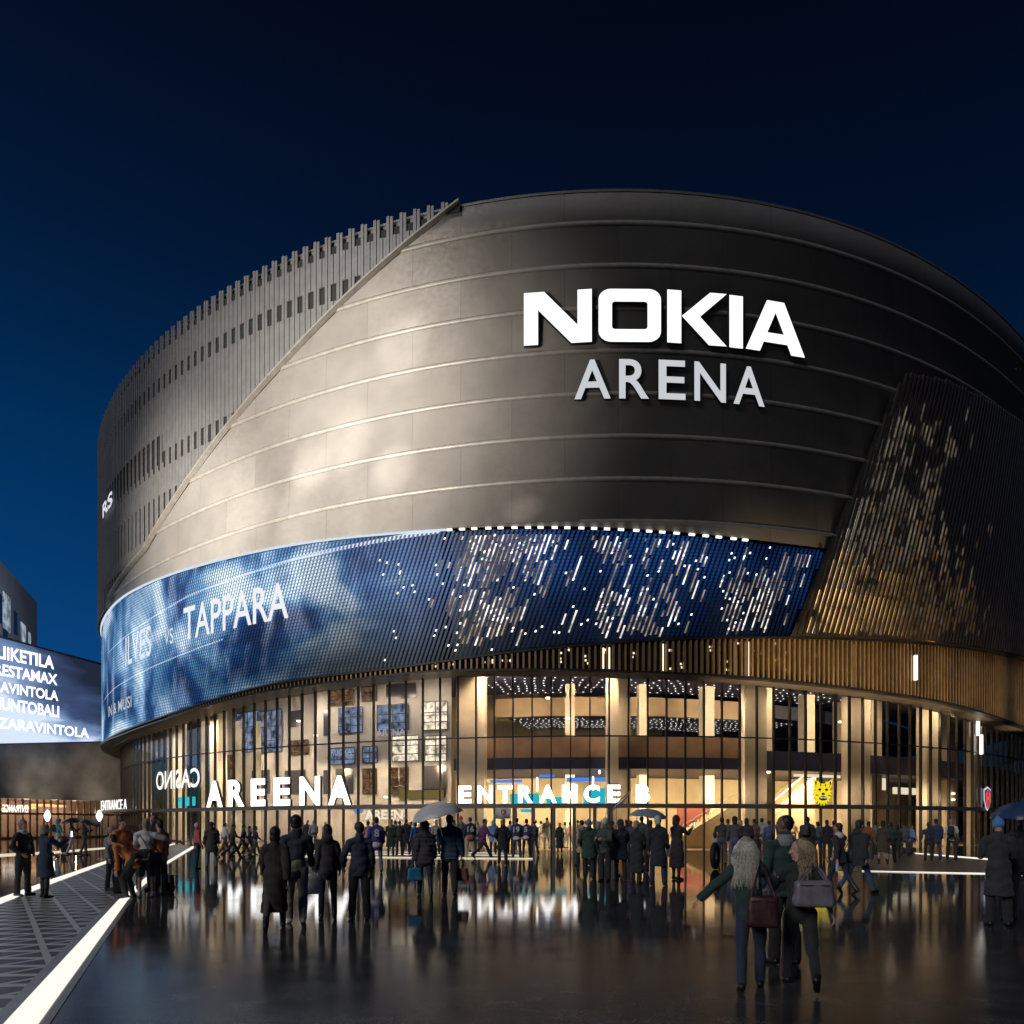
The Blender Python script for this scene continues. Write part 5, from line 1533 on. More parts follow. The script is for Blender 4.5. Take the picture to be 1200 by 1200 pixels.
    if hair == 'short': E_((0, -.024, .036), (.084, .098, .098)); E_((0, -.05, -.02), (.074, .062, .07)); nm = 'hair'
    elif hair == 'big': E_((0, -.022, .05), (.098, .112, .105)); E_((0, -.055, -.02), (.085, .065, .075)); nm = 'hair'
    elif hair == 'buzz': E_((0, -.032, .036), (.0785, .086, .090)); E_((0, -.055, -.01), (.066, .052, .055)); nm = 'hair'
    elif hair == 'bob': E_((0, -.022, .038), (.092, .105, .102)); E_((0, -.045, -.055), (.09, .07, .09)); nm = 'hair'
    elif hair in ('long', 'strands', 'curly'):
        E_((0, -.022, .036), (.086, .102, .100)); E_((0, -.058, -.03), (.082, .055, .10))
        if hair == 'long': E_((0, -.075, -.16), (.088, .05, .16))
        if hair == 'curly': h = Shell(); E_ = lambda c, r: h.ell(H + M @ Vector(c), r, M); E_((.006, -.036, .044), (.088, .092, .096)); E_((.006, -.066, -.03), (.082, .05, .10))
        nm = 'hair'
    elif hair == 'bun': E_((0, -.022, .034), (.083, .098, .096)); E_((0, -.11, .06), (.045, .045, .045)); nm = 'hair'
    elif hair == 'beanie': E_((0, -.015, .045), (.088, .104, .098)); h.caps(H + M @ Vector((0, -.018, .015)), H + M @ Vector((0, -.018, .035)), .092, .092, 1.12); E_((0, -.015, .145), (.03, .03, .03)); nm = 'knitted_hat'
    elif hair == 'cap': E_((0, -.016, .045), (.085, .100, .086)); h.caps(H + M @ Vector((0, .06, .048)), H + M @ Vector((0, .15, .032)), .06, .055, .18); E_((0, -.06, -.02), (.068, .05, .06)); nm = 'cap'
    elif hair == 'hood': E_((0, -.03, .02), (.105, .115, .125)); E_((0, -.06, -.09), (.10, .08, .09)); nm = 'hood'
    out['hair'] = h.remesh(nm, cv, 1, fold=.003 if hair in ('short', 'big', 'bob', 'long') else 0, seed=seed + 9)
    out['J'] = J
    PERSON_CACHE[key] = out
    return out

def cloth(c, rough=.85):
    c = tuple(min(.7, x * 1.7 + .005) for x in c)
    return mat('cloth', tuple(round(x, 4) for x in c), rough, noise=(9, .16), bump=(160, .25, .002), sheen=.15)
SKINS = [(0.50, 0.30, 0.22), (0.42, 0.25, 0.18), (0.20, 0.115, 0.075), (0.56, 0.36, 0.28)]
def skin(i): return mat('skin', SKINS[i], .5, noise=(14, .08))
def hair_m(c): return mat('hair_fibre', tuple(c), .55, noise=(40, .3))
M_SHOE, M_SHOEW = mat('dark_shoe_leather', (.015, .014, .014), .35), mat('pale_shoe', (.5, .5, .5), .5)
M_EYEW, M_IRIS = mat('eye_white', (.7, .68, .65), .25), mat('iris', (.03, .02, .015), .2)
HANDS = {}
BK, NV, DG, CH, JN, TL, OR, WH, GY, BE, GN = (.012, .012, .014), (.014, .02, .045), (.03, .03, .034), (.05, .05, .055), (.05, .10, .20), (.02, .12, .13), (.45, .13, .03), (.62, .62, .62), (.20, .21, .23), (.28, .22, .15), (.012, .035, .028)
PB = (.018, .016, .020)
H_BK, H_BR, H_BL, H_GY, H_GB, H_WH = (.012, .01, .01), (.05, .03, .018), (.42, .29, .13), (.28, .27, .26), (.30, .26, .2), (.6, .58, .54)
npers = 0
def person(tagname, px, fy, hy_, face, pose, top, tc, bottom, bc, hair, hc, label, fem=0, fine=0, sk=0, yaw=0, shoe=None, number=None, stripe=None, collar=None, group=None, loc=None, H=None, d=None):
    global npers
    npers += 1
    if loc is None:
        dd = FPX * EYE / (fy - HY); loc = Vector(((px - CX) * dd / FPX, dd, 0))
    if H is None: H = EYE + (HY - hy_) * loc.y / FPX
    if not fine and pose == 'stand': pose = ('stand', 'linkl', 'step', 'stand2')[npers % 4]
    if pose == 'bend': H = 1.72
    K = H / 1.75
    ms = person_meshes(pose, top, bottom, hair, fem, fine, yaw, npers if fine else 0)
    # face is given against the line of sight, so that a back is seen as a back at any place
    e = empty('person', (loc.x, loc.y, 0), R(face) - math.atan2(loc.x, loc.y), label, 'person', group, K)
    J = ms['J']
    for nm, m in (('body', skin(sk)), ('top', cloth(tc)), ('bottom', cloth(bc)), ('shoel', shoe or M_SHOE), ('shoer', shoe or M_SHOE), ('hair', (cloth(hc) if hair in ('beanie', 'cap', 'hood') else hair_m(hc)))):
        me = ms[nm]
        if not me.materials: me.materials.append(m)
        o = bpy.data.objects.new(me.name.split('.')[0], me); col.objects.link(o); o.parent = e
        o.material_slots[0].link = 'OBJECT'; o.material_slots[0].material = m
        if nm == 'top': top_o = o
        if nm == 'hair': hair_o = o
    if hair == 'strands':
        mb = strands(J, 1500, .50, .010, npers, 3.0); o = mb.build('hair_locks', hair_m((.60, .57, .50)), hair_o, smooth=True)
    if hair == 'curly':
        mb = strands(J, 1300, .42, .024, npers, 3.2, .03, -.46); o = mb.build('hair_locks', hair_m((.50, .39, .25)), hair_o, smooth=True)
    if fine:
        for sx in (-1, 1):
            c = J['head'] + J['Mh'] @ Vector((sx * .031, .0625, .006))
            q = MB(); q.lathe([(0.0001, -.0125), (.009, -.009), (.0125, 0), (.009, .009), (.0001, .0125)], c, 12); q.build('eye', M_EYEW, e, smooth=True)
            c2 = J['head'] + J['Mh'] @ Vector((sx * .031, .0705, .006))
            q = MB(); q.lathe([(0.0001, -.0055), (.0045, -.003), (.0055, 0), (.0045, .003), (.0001, .0055)], c2, 10); q.build('iris', M_IRIS, e, smooth=True)
    if number:
        txt, cl = number
        me = text_mesh(txt, .03, .004); v = norm_xy(me)
        w_ = .13 * len(txt) + .02
        v[:, 0] = (v[:, 0] - .5) * w_; v[:, 1] *= .25; me.vertices.foreach_set('co', v.astype(np.float32).ravel()); me.update()
        o = link_mesh('number', me, cloth(cl)); o.parent = top_o
        M = J['M']; P = J['hip'] + M @ Vector((0, -.150, .20))
        X, Y, Z = M @ Vector((1, 0, 0)), M @ Vector((0, 0, 1)), M @ Vector((0, -1, 0))
        o.matrix_basis = Matrix(((X.x, Y.x, Z.x, P.x), (X.y, Y.y, Z.y, P.y), (X.z, Y.z, Z.z, P.z), (0, 0, 0, 1)))
    if stripe:
        sh = Shell(); ax = J['M'] @ Vector((1, 0, 0)); h0 = J['hip'] + Vector((0, 0, -.075))
        sh.caps(h0, h0 + Vector((0, 0, .035)), .188, .188, .76, ax); sm = sh.remesh('hem_stripe', .016, 1)
        o = link_mesh('hem_stripe', sm, cloth(stripe), top_o)
    if collar:
        sh = Shell(); n0 = J['neck']
        sh.caps(n0 - J['M'] @ Vector((0, .005, .035)), n0 + J['M'] @ Vector((0, -.008, .045)), .115, .090, .95, flat=.1)
        link_mesh('collar', sh.remesh('collar', .012, 1), cloth(collar), top_o)
    Rz = Matrix.Rotation(R(face) - math.atan2(loc.x, loc.y), 3, 'Z')
    HANDS[tagname] = {k: Vector((loc.x, loc.y, 0)) + Rz @ (J[k] * K) for k in ('lhand', 'rhand', 'lsh', 'rsh', 'hip', 'chest', 'neck', 'head')}
    HANDS[tagname]['rz'] = R(face) - math.atan2(loc.x, loc.y)
    return e
P = person
# left side of the plaza
P('glasses', 27, 1050, 961, -130, 'pockets', 'jacket', BK, 'trousers', BK, 'short', H_GY, 'standing grey-haired man in a black jacket and black trousers on the patterned paving', fine=1, yaw=-10, collar=(.5, .5, .5))
P('photog', 53, 1052, 967, -58, 'phone', 'coat', NV, 'tights', DG, 'bob', H_GB, 'fair-haired woman in a knee-length navy coat raising a phone beside the grey-haired man', 1, 1, yaw=-14)
gU = 'walkers by the screen hall'
P('tealj', 68, 999, 958, -84, 'walk', 'jacket', TL, 'trousers', GY, 'hood', TL, 'walker in a teal hooded jacket near the screen hall, left of the umbrellas', group=gU)
P('umb1', 84, 1001, 961, -84, 'umbr', 'jacket', DG, 'trousers', (.33, .3, .27), 'short', H_BK, 'walker in pale trousers under the left black umbrella by the screen hall', group=gU)
P('umb2', 99, 1002, 962, -80, 'umbr', 'jacket', BK, 'trousers', CH, 'short', H_BK, 'walker in dark trousers under the right black umbrella by the screen hall', group=gU)
gS = 'friends huddled at the end of the light strip'
P('bender', 158, 1053, 0, 66, 'bend', 'shirt', OR, 'trousers', BK, 'short', H_BK, 'person in an orange shirt bending far forward at the end of the light strip', fine=1, group=gS)
P('whitet', 171, 1051, 960, -6, 'aroundr', 'tee', WH, 'shorts', BK, 'short', H_GB, 'man in white T-shirt and black shorts seen from behind in the huddle', fine=1, group=gS, shoe=M_SHOEW)
P('orange2', 187, 1048, 961, 40, 'stand', 'shirt', (.42, .15, .05), 'trousers', BK, 'short', H_BK, 'dark-haired man in an orange shirt at the right edge of the huddle', fine=1, group=gS)
P('orangev', 143, 1045, 959, -140, 'stand2', 'shirt', (.40, .12, .04), 'trousers', BK, 'short', H_BR, 'tall man facing the viewer in an orange shirt at the back left of the huddle', fine=1, group=gS)
P('boy', 131, 1043, 969, -120, 'stand', 'shirt', (.10, .16, .22), 'trousers', BK, 'short', H_GB, 'fair-haired smaller figure in blue at the left rim of the huddle', fine=1, group=gS)
P('tallb', 180, 1043, 955, 150, 'stand', 'jacket', BK, 'trousers', BK, 'short', H_BK, 'tallest dark-haired man in black standing behind the white T-shirt', fine=1, group=gS)
P('vest', 157, 1044, 967, 175, 'stand', 'shirt', (.30, .09, .05), 'trousers', DG, 'short', H_GB, 'fair-haired person in a rust shirt hidden in the middle of the huddle', fine=1, group=gS)
P('child', 231, 1018, 965, -70, 'stand', 'jacket', (.30, .06, .06), 'trousers', BK, 'beanie', (.55, .3, .32), 'child in a red jacket and pink knitted hat standing by the reflected cyan light', fine=0, yaw=0)
P('jeansj', 248, 1018, 963, -8, 'stand2', 'parka', DG, 'jeans', JN, 'short', H_BK, 'man in a dark jacket and blue jeans beside the child in red')
gW = 'people walking past the left glass front'
for i, (x, fy, hy_, f, po, tc, bc, lab) in enumerate((
    (263, 1004, 963, -76, 'walk', WH, (.16, .07, .05), 'walker in a white jacket, first of the line under the six-letter sign'),
    (272, 1005, 963, -78, 'stride', DG, BK, 'walker in a charcoal jacket striding just behind the white jacket'),
    (284, 1004, 964, -80, 'stride2', NV, BK, 'navy-jacketed walker with legs wide apart in the middle of the line'),
    (292, 1002, 967, -78, 'walk2', (.02, .03, .05), BK, 'shorter walker in dark blue, partly behind the navy jackets'),
    (299, 1004, 967, -82, 'walk', NV, GY, 'navy-jacketed walker in grey trousers near the dark long coat'))):
    P('w%d' % i, x, fy, hy_, f, po, 'jacket', tc, 'trousers', bc, 'short', H_BK, lab, group=gW)
P('suit1', 360, 994.5, 961, 150, 'stand', 'jacket', BK, 'trousers', BK, 'short', H_GY, 'man in a black suit by the glass, left of the grey jacket', sk=3)
P('suit2', 367.5, 996.5, 961, 5, 'stand2', 'jacket', GY, 'trousers', DG, 'short', H_GY, 'man in a light grey jacket standing by the glass under the six-letter sign')
P('lady1', 381, 995, 963, 30, 'stand', 'coat', BE, 'tights', BK, 'bob', H_BL, 'woman in a beige coat by the glass behind the navy suit', 1)
# four walkers seen from behind
gF = 'four walking away in the left foreground'
P('f1', 322, 1090, 966, -4, 'walk2', 'longcoat', (.020, .014, .013), 'tights', (.05, .035, .03), 'bob', H_BK, 'woman in a long brown-black coat walking away, first of the front four', 1, 1, group=gF)
P('f2', 347, 1084, 953, -2, 'walk', 'jacket', (.012, .022, .036), 'trousers', (.20, .17, .14), 'big', H_BK, 'tall man with thick black hair and pale trousers carrying a white bag', 0, 1, group=gF, shoe=M_SHOEW)
P('f3', 384, 1077, 966, 2, 'step', 'hoodie', (.028, .025, .032), 'tights', BK, 'long', (.014, .012, .02), 'woman in a charcoal hooded top with long dark hair, third of the front four', 1, 1, group=gF)
P('f4', 421, 1079, 964, 10, 'linkl', 'jacket', (.022, .026, .05), 'trousers', BK, 'short', (.06, .035, .025), 'man in a navy suit jacket with brown hair linking arms with the charcoal hoodie', 0, 1, group=gF)
# crowd between the signs
gC = 'crowd before the middle entrance'
JB = (.03, .03, .14)
P('n8', 441, 1023, 958, 4, 'stand2', 'jersey', JB, 'jeans', (.10, .12, .15), 'cap', BK, 'fan in a violet-blue jersey with a big white 8 on the back', number=('8', WH), stripe=(.6, .6, .62), group=gC)
P('redw', 431, 1006, 962, 20, 'stand', 'jersey', (.5, .2, .25), 'trousers', DG, 'short', H_BR, 'fan in a pale red jersey partly hidden by the violet-blue jersey', group=gC)
P('yel', 458, 1005, 960, -10, 'stand', 'coat', GN, 'tights', BK, 'long', H_BL, 'woman with yellow-blond hair and a dark green coat right of the 8 jersey', 1, group=gC)
for i, (x, fy, hy_, f, po, to, tc, bc, ha, hc, lab) in enumerate((
    (468, 1003, 962, 10, 'hands', 'jacket', DG, BK, 'short', H_BK, 'dark-jacketed man holding a phone between the yellow-blond woman and blue jacket'),
    (476, 1002, 960, -20, 'stand', 'parka', BK, BK, 'cap', BK, 'man in a black parka and cap before the glowing steps'),
    (486, 1003, 964, 40, 'stand', 'jacket', (.03, .09, .28), NV, 'short', H_BR, 'person in a bright blue jacket left of the light umbrella'),
    (493, 1000, 963, 5, 'stand2', 'jacket', NV, BK, 'short', H_BK, 'navy-jacketed person just behind the black puffer jacket'),
    (511, 1001, 961, 15, 'stand', 'jacket', (.25, .24, .2), BK, 'bob', H_BL, 'blond person in a sand jacket between the two puffer jackets'),
    (540, 1004, 957, 30, 'stand', 'jacket', (.12, .14, .12), DG, 'beanie', (.4, .05, .06), 'fan with a red knitted hat right beside the blue puffer jacket'))):
    P('c%d' % i, x, fy, hy_, f, po, to, tc, 'trousers', bc, ha, hc, lab, group=gC)
P('puf1', 498, 1052, 962, 6, 'step', 'puffer', (.030, .026, .036), 'tights', BK, 'bob', (.012, .012, .025), 'woman in a black quilted puffer jacket under the light umbrella', 1, 1)
P('puf2', 527, 1050, 955, -2, 'umbl', 'puffer', (.035, .07, .115), 'trousers', BK, 'cap', (.02, .025, .05), 'man in a blue quilted puffer jacket holding the light umbrella', 0, 1)
P('n16', 551, 1006, 958, 6, 'stand2', 'jersey', (.018, .022, .045), 'trousers', BE, 'cap', NV, 'fan in a dark navy jersey with 16 on the back and beige trousers', number=('16', WH), stripe=(.35, .08, .08), group=gC)
P('jwalk', 566, 1006, 957, -70, 'stride', 'jersey', (.10, .03, .10), 'trousers', BK, 'cap', NV, 'fan in a maroon and navy jersey striding with white papers in hand', group=gC)
P('lblue', 578, 1001, 961, 10, 'stand', 'parka', (.10, .20, .34), 'trousers', NV, 'hood', (.16, .26, .38), 'person in a light blue hooded parka under the white banner', group=gC)
P('bulky', 589, 1014, 961, 0, 'pockets', 'parka', BK, 'trousers', BK, 'bob', (.35, .16, .07), 'red-haired person in a bulky black parka before the doors', group=gC)
P('n19', 605.5, 1006, 959, -4, 'stand2', 'jersey', (.02, .025, .07), 'trousers', (.025, .028, .04), 'cap', BK, 'fan in a navy jersey with 19 on the back, left of the 5', number=('19', WH), stripe=(.5, .4, .4), group=gC)
P('n5', 617, 1003, 960, -14, 'stand', 'jersey', (.05, .03, .10), 'trousers', BK, 'short', H_BK, 'fan in a plum jersey with 5 on the back, right of the 19', number=('5', WH), stripe=(.5, .4, .4), group=gC)
gI = 'people inside the glass foyer'
for i, (x, fy, hy_, f, to, tc, bc, fem, lab) in enumerate((
    (628, 993.5, 961, 10, 'jacket', (.3, .33, .36), DG, 0, 'man in a silver jacket inside the doors next to the 5 jersey'),
    (641, 995, 958, 4, 'parka', (.28, .33, .30), GY, 0, 'tall man in a pale green-grey parka inside the doors'),
    (648, 993.5, 962, -40, 'jacket', (.36, .36, .36), CH, 1, 'woman in a pale jacket inside, right of the green-grey parka'),
    (668, 994, 963, 30, 'jacket', (.5, .25, .25), (.3, .3, .28), 1, 'woman in a pink top inside the foyer'),
    (677, 995, 961, -20, 'jacket', (.3, .34, .32), DG, 0, 'man in a mint jacket inside, right of the pink top'),
    (821, 993, 959, -60, 'jacket', (.16, .17, .2), (.14, .15, .17), 0, 'man in a slate jacket in the bright foyer left of the staircase'),
    (830, 993.5, 959, -30, 'shirt', (.5, .5, .5), (.14, .15, .17), 0, 'man in a white shirt beside the slate jacket in the bright foyer'),
    (915, 993, 962, 60, 'coat', (.3, .2, .14), DG, 1, 'woman in a tan coat in the yellow lit foyer right of the stairs'))):
    P('i%d' % i, x, fy, hy_, f, 'step', to, tc, 'trousers', bc, 'bob' if fem else 'short', H_BR, lab, fem, group=gI)
P('blackd', 656, 1000, 964, 170, 'stand', 'longcoat', BK, 'tights', BK, 'long', H_BL, 'blond woman in a long black coat standing alone before the doors', 1)
gD = 'dark group right of the doors'
for i, (x, fy, hy_, f, po, to, tc, ha, hc, lab) in enumerate((
    (690, 1030, 961, -6, 'stand', 'parka', GN, 'beanie', (.04, .14, .16), 'man in a dark green parka and teal hat at the left of the dark group'),
    (701, 1028, 963, 20, 'hands', 'jacket', DG, 'short', H_GY, 'grey-haired man in a charcoal jacket with cuffs showing in the dark group'),
    (709, 1033, 960, 150, 'hands', 'jacket', (.035, .045, .045), 'beanie', (.45, .4, .42), 'person facing us in a pale knitted hat in the middle of the dark group'),
    (717, 1026, 962, -30, 'stand2', 'coat', BK, 'cap', BK, 'person in a black coat and cap under the waving flag'),
    (727, 1032, 961, 14, 'hands', 'parka', (.012, .016, .03), 'hood', (.012, .016, .03), 'hooded person in blue-black at the right of the dark group'),
    (682, 1014, 961, 40, 'stand', 'coat', BE, 'short', H_BK, 'person in a beige coat peeping from behind the teal hat'))):
    P('d%d' % i, x, fy, hy_, f, po, to, tc, 'trousers', BK, ha, hc, lab, group=gD)
P('back1', 734, 1004, 961, 10, 'stand', 'jacket', BK, 'trousers', BK, 'short', H_BK, 'black-jacketed man standing farther off behind the hooded person')
P('redbag', 746, 1035, 963, -30, 'hands', 'longcoat', (.014, .016, .016), 'trousers', BK, 'big', H_GY, 'grey-haired woman in a black coat carrying a red bag', 1)
P('under', 752, 1012, 957, 0, 'stand', 'jacket', CH, 'trousers', BK, 'short', H_BK, 'dark-haired man just left of the shaft of the blue-grey umbrella')
P('umbh', 762, 1024, 961, -10, 'umbl', 'jacket', DG, 'trousers', BK, 'short', H_BR, 'person mostly hidden by the white-haired man, holding the blue-grey umbrella')
P('whitehair', 771, 1038, 957, -8, 'stand', 'coat', (.012, .014, .02), 'trousers', NV, 'big', H_WH, 'white-haired man in a long black coat under the blue-grey umbrella')
P('phonew', 793, 1031, 956, -40, 'phone', 'coat', (.02, .016, .02), 'skirt', (.03, .024, .028), 'hood', (.02, .014, .018), 'woman in a dark hood and long skirt looking at a shining phone', 1)
gR = 'crowd before the staircase window'
for i, (x, fy, hy_, f, po, to, tc, bo, bc, ha, lab) in enumerate((
    (846, 1013, 958, 0, 'stand', 'jacket', DG, 'trousers', CH, 'short', 'man in a charcoal jacket by the big black wheel'),
    (861, 1015, 957, 4, 'stand2', 'jacket', (.05, .05, .06), 'jeans', (.05, .07, .12), 'hood', 'man in a grey hooded jacket and faded jeans right of the big wheel'),
    (875, 1010, 959, -6, 'stand', 'coat', (.02, .018, .022), 'trousers', BK, 'bob', 'person in a purple-black coat left of the smiling man'),
    (884, 1004, 960, 12, 'stand', 'jacket', (.10, .05, .04), 'trousers', DG, 'short', 'person in a rust-brown jacket behind the silver-blond hair'),
    (893, 1004, 959, -10, 'stand', 'jacket', (.20, .21, .22), 'trousers', DG, 'short', 'person in a silver-grey jacket just left of the smiling face'),
    (946, 1014, 957, -16, 'stand', 'parka', (.018, .017, .018), 'trousers', BK, 'buzz', 'man in a black parka right of the curly-haired woman'),
    (958, 1008, 963, 20, 'stand', 'jacket', (.06, .06, .07), 'trousers', BK, 'short', 'person in slate grey half behind the black parka'),
    (969, 1008, 961, 6, 'stand', 'jacket', BK, 'trousers', BK, 'short', 'black-clad person left of the woman with a white collar'),
    (1018, 1008, 963, 0, 'stand', 'jacket', (.18, .06, .03), 'trousers', DG, 'short', 'person in a rusty orange jacket behind the jeans walker'),
    (1026, 1006, 962, 8, 'stand', 'jacket', (.12, .11, .09), 'trousers', DG, 'short', 'person in a taupe jacket left of the olive coat'),
    (1035, 1013, 962, -4, 'stand', 'coat', (.035, .035, .02), 'tights', (.2, .17, .16), 'bob', 'woman in an olive coat with pale legs'),
    (1044, 1011, 964, 10, 'stand2', 'jacket', (.02, .03, .035), 'trousers', BK, 'short', 'person in dark teal right of the olive coat'),
    (1051, 1006, 967, -20, 'stand', 'coat', (.012, .012, .012), 'trousers', BK, 'bob', 'short person in a long black coat at the end of the crowd'))):
    P('r%d' % i, x, fy, hy_, f, po, to, tc, bo, bc, ha, H_BK, lab, group=gR)
P('collar', 984, 1048, 962, 52, 'walk', 'jacket', (.018, .018, .022), 'tights', NV, 'short', H_BK, 'woman in a black jacket with pale collar walking left with a white bottle', 1, 1, collar=(.45, .45, .45))
P('jeansw', 1005, 1047, 956, -34, 'stride2', 'parka', (.016, .018, .02), 'jeans', (.035, .075, .13), 'short', H_BR, 'man in a dark hooded parka and blue jeans taking a long stride', 0, 1)
gB = 'fans by the right glass front'
P('b1', 1068, 1001, 966, -60, 'step', 'jacket', (.08, .16, .30), 'trousers', NV, 'short', H_BR, 'fan in a light blue jacket close to the glass, right of the crowd', group=gB)
P('b2', 1088, 1009, 964, 10, 'stand', 'jacket', (.02, .025, .04), 'trousers', BK, 'short', H_BR, 'fan in blue-black, left of the fan in navy', group=gB)
P('b3', 1097, 1009, 960, 0, 'stand2', 'jersey', (.018, .03, .06), 'trousers', (.025, .03, .05), 'short', H_BK, 'broad fan in a navy jersey with hands at his sides on the right paving', group=gB)
P('b4', 1115, 1008, 960, -6, 'stand', 'tee', (.38, .42, .46), 'trousers', (.02, .022, .03), 'short', H_GY, 'fan in a pale shirt wearing a black backpack on the right paving', group=gB)
gN = 'more fans thronging before the doors'
for i, (x, fy, hy_, f, po, to, tc, ha, hc, lab) in enumerate((
    (463, 1000, 962, 20, 'stand', 'jacket', (.20, .22, .26), 'short', H_BR, 'steel-grey jacketed fan seen between the yellow-blond woman and the phone holder'),
    (481, 999, 963, -30, 'step', 'jacket', (.06, .05, .05), 'bob', H_BL, 'blond fan in a brown-black jacket behind the bright blue jacket'),
    (502, 1000, 964, 10, 'stand', 'jacket', (.10, .14, .24), 'cap', NV, 'fan in a denim-blue jacket and cap hidden behind the quilted pair'),
    (532, 999, 961, -12, 'stand2', 'jacket', (.05, .14, .09), 'short', H_BR, 'fan in a mid-green jacket half hidden by the blue quilted jacket'),
    (559, 1000, 962, 30, 'stand', 'jacket', (.36, .35, .33), 'bob', H_BL, 'fan in an off-white jacket between the 16 jersey and the striding fan'),
    (598, 1000, 962, -20, 'stand', 'jacket', (.16, .2, .3), 'short', H_BK, 'fan in a dusty blue jacket under the right edge of the white banner'),
    (626, 1002, 962, 24, 'step', 'jacket', (.07, .07, .08), 'cap', BK, 'fan in a slate jacket and cap just right of the 5 jersey'),
    (706, 1008, 961, 8, 'stand', 'jacket', (.22, .2, .18), 'short', H_GB, 'fan in a stone-coloured jacket glimpsed behind the pale knitted hat'),
    (739, 1009, 962, -16, 'stand', 'jacket', (.06, .04, .09), 'bob', H_BR, 'fan in a dull purple jacket behind the grey-haired woman'),
    (853, 1006, 960, 12, 'stand', 'jacket', (.14, .12, .12), 'short', H_BR, 'fan in a mushroom-grey jacket between the wheel and the faded jeans'),
    (868, 1004, 961, -24, 'step', 'jacket', (.24, .25, .27), 'bob', H_BL, 'blond fan in an ash-grey jacket by the staircase window'),
    (901, 1006, 962, 18, 'stand', 'jacket', (.05, .07, .13), 'cap', NV, 'fan in an indigo jacket right before the smiling face'),
    (977, 1005, 962, 0, 'stand', 'jacket', (.20, .07, .05), 'short', H_BK, 'fan in a brick-red jacket left of the woman with a pale collar'),
    (1060, 1003, 964, 14, 'stand2', 'jacket', (.05, .06, .07), 'short', H_BK, 'fan in a gunmetal jacket between the long black coat and the light blue one'))):
    P('m%d' % i, x, fy, hy_, f, po, to, tc, 'trousers', DG, ha, hc, lab, group=gN)
for i, (x, fy, hy_, f, tc, bc, fem, lab) in enumerate((
    (634, 994, 962, 40, (.45, .45, .42), GY, 0, 'man in a cream jacket inside the doors, left of the green-grey parka'),
    (662, 994, 963, -30, (.5, .42, .3), GY, 1, 'woman in a straw-yellow top inside, right of the long black coat'),
    (686, 994, 962, 20, (.28, .32, .4), DG, 0, 'man in a pale blue jacket inside, above the teal hat'),
    (695, 993.5, 962, -50, (.4, .38, .36), GY, 1, 'woman in a bone-white jacket inside behind the dark group'),
    (703, 994, 963, 10, (.3, .36, .33), GY, 0, 'man in a sage jacket inside behind the pale knitted hat'),
    (713, 993.5, 963, 60, (.42, .3, .26), DG, 1, 'woman in a salmon jacket inside below the waving flag'),
    (812, 993, 961, 30, (.3, .28, .24), DG, 0, 'man in a fawn jacket at the foot of the bright staircase'),
    (930, 993, 962, -20, (.34, .3, .22), DG, 0, 'man in a sandy jacket inside under the yellow emblem'))):
    P('j%d' % i, x, fy, hy_, f, 'step', 'jacket', tc, 'trousers', bc, 'bob' if fem else 'short', H_BR, lab, fem, group=gI)
# pair at the right edge
P('blueh', 1170, 1085, 960, 18, 'hands', 'coat', (.022, .022, .026), 'trousers', BK, 'beanie', (.05, .16, .34), 'person in a long black coat and blue knitted hat at the right edge', 0, 1)
P('edge', 1198, 1080, 953, 46, 'umbr', 'jacket', (.012, .012, .016), 'trousers', BK, 'short', H_BK, 'dark-suited man holding the navy umbrella at the right edge', 0, 1)
# laughing trio in front
P('blondeback', 880, 1159, 981, 4, 'outl', 'jacket', (.010, .030, .026), 'jeans', (.012, .02, .042), 'strands', (.33, .30, .25), 'woman with long silver-blond hair seen from behind, one arm held out', 1, 1, sk=3)
P('smiling', 919, 1130, 956, 30, 'stand', 'jacket', (.010, .032, .028), 'trousers', BK, 'buzz', H_BK, 'smiling man with cropped hair and grey collar looking back between two women', 0, 1, 2, yaw=46, collar=(.16, .17, .18))
P('curlyw', 938, 1158, 977, 6, 'run', 'top', (.012, .014, .014), 'jeans', BK, 'curly', (.22, .17, .10), 'laughing woman with long curly hair in a black T-shirt, right of the trio', 1, 1, 3, yaw=78)

# ------------------------------------------------------------------ bags, umbrellas and other things people have with them
def rbox(w, d, h, taper=0.85, bev=0.03, seg=3):
    import bmesh
    bm = bmesh.new(); bmesh.ops.create_cube(bm, size=1.0)
    for v in bm.verts:
        k = taper if v.co.z > 0 else 1.0
        v.co = Vector((v.co.x * w * k, v.co.y * d * k, (v.co.z + .5) * h))
    bmesh.ops.bevel(bm, geom=bm.edges[:], offset=bev, segments=seg, affect='EDGES', profile=.6)
    bmesh.ops.subdivide_edges(bm, edges=[e for e in bm.edges if e.calc_length() > .12], cuts=3, use_grid_fill=True)
    me = bpy.data.meshes.new('bag_body')
    for v in bm.verts: v.co += Vector((math.sin(v.co.z * 40 + v.co.x * 23), math.sin(v.co.x * 31 + v.co.z * 17), 0)) * .006
    bm.to_mesh(me); bm.free(); return me
def bag(name, loc, w, d, h, c, label, rz=0.0, handle=.16, cat='bag', rough=.5, taper=.85):
    """loc is the top of the handle"""
    e = empty(name, (loc[0], loc[1], loc[2] - handle - h), rz, label, cat)
    m = mat('bag_leather', c, rough, noise=(12, .2), bump=(40, .4, .004))
    link_mesh('bag_body', rbox(w, d, h, taper), m, e, smooth=True)
    q = MB(); q.tube([(-w * .28, 0, h - .02), (-w * .25, 0, h + handle * .6), (-w * .1, 0, h + handle), (w * .1, 0, h + handle), (w * .25, 0, h + handle * .6), (w * .28, 0, h - .02)], .010, 6)
    q.build('handle', m, e, smooth=True)
    q = MB(); q.box((0, -d * .5 * taper - .002, h * .80), (w * .55, .012, .03)); q.build('flap', m, e)
    return e
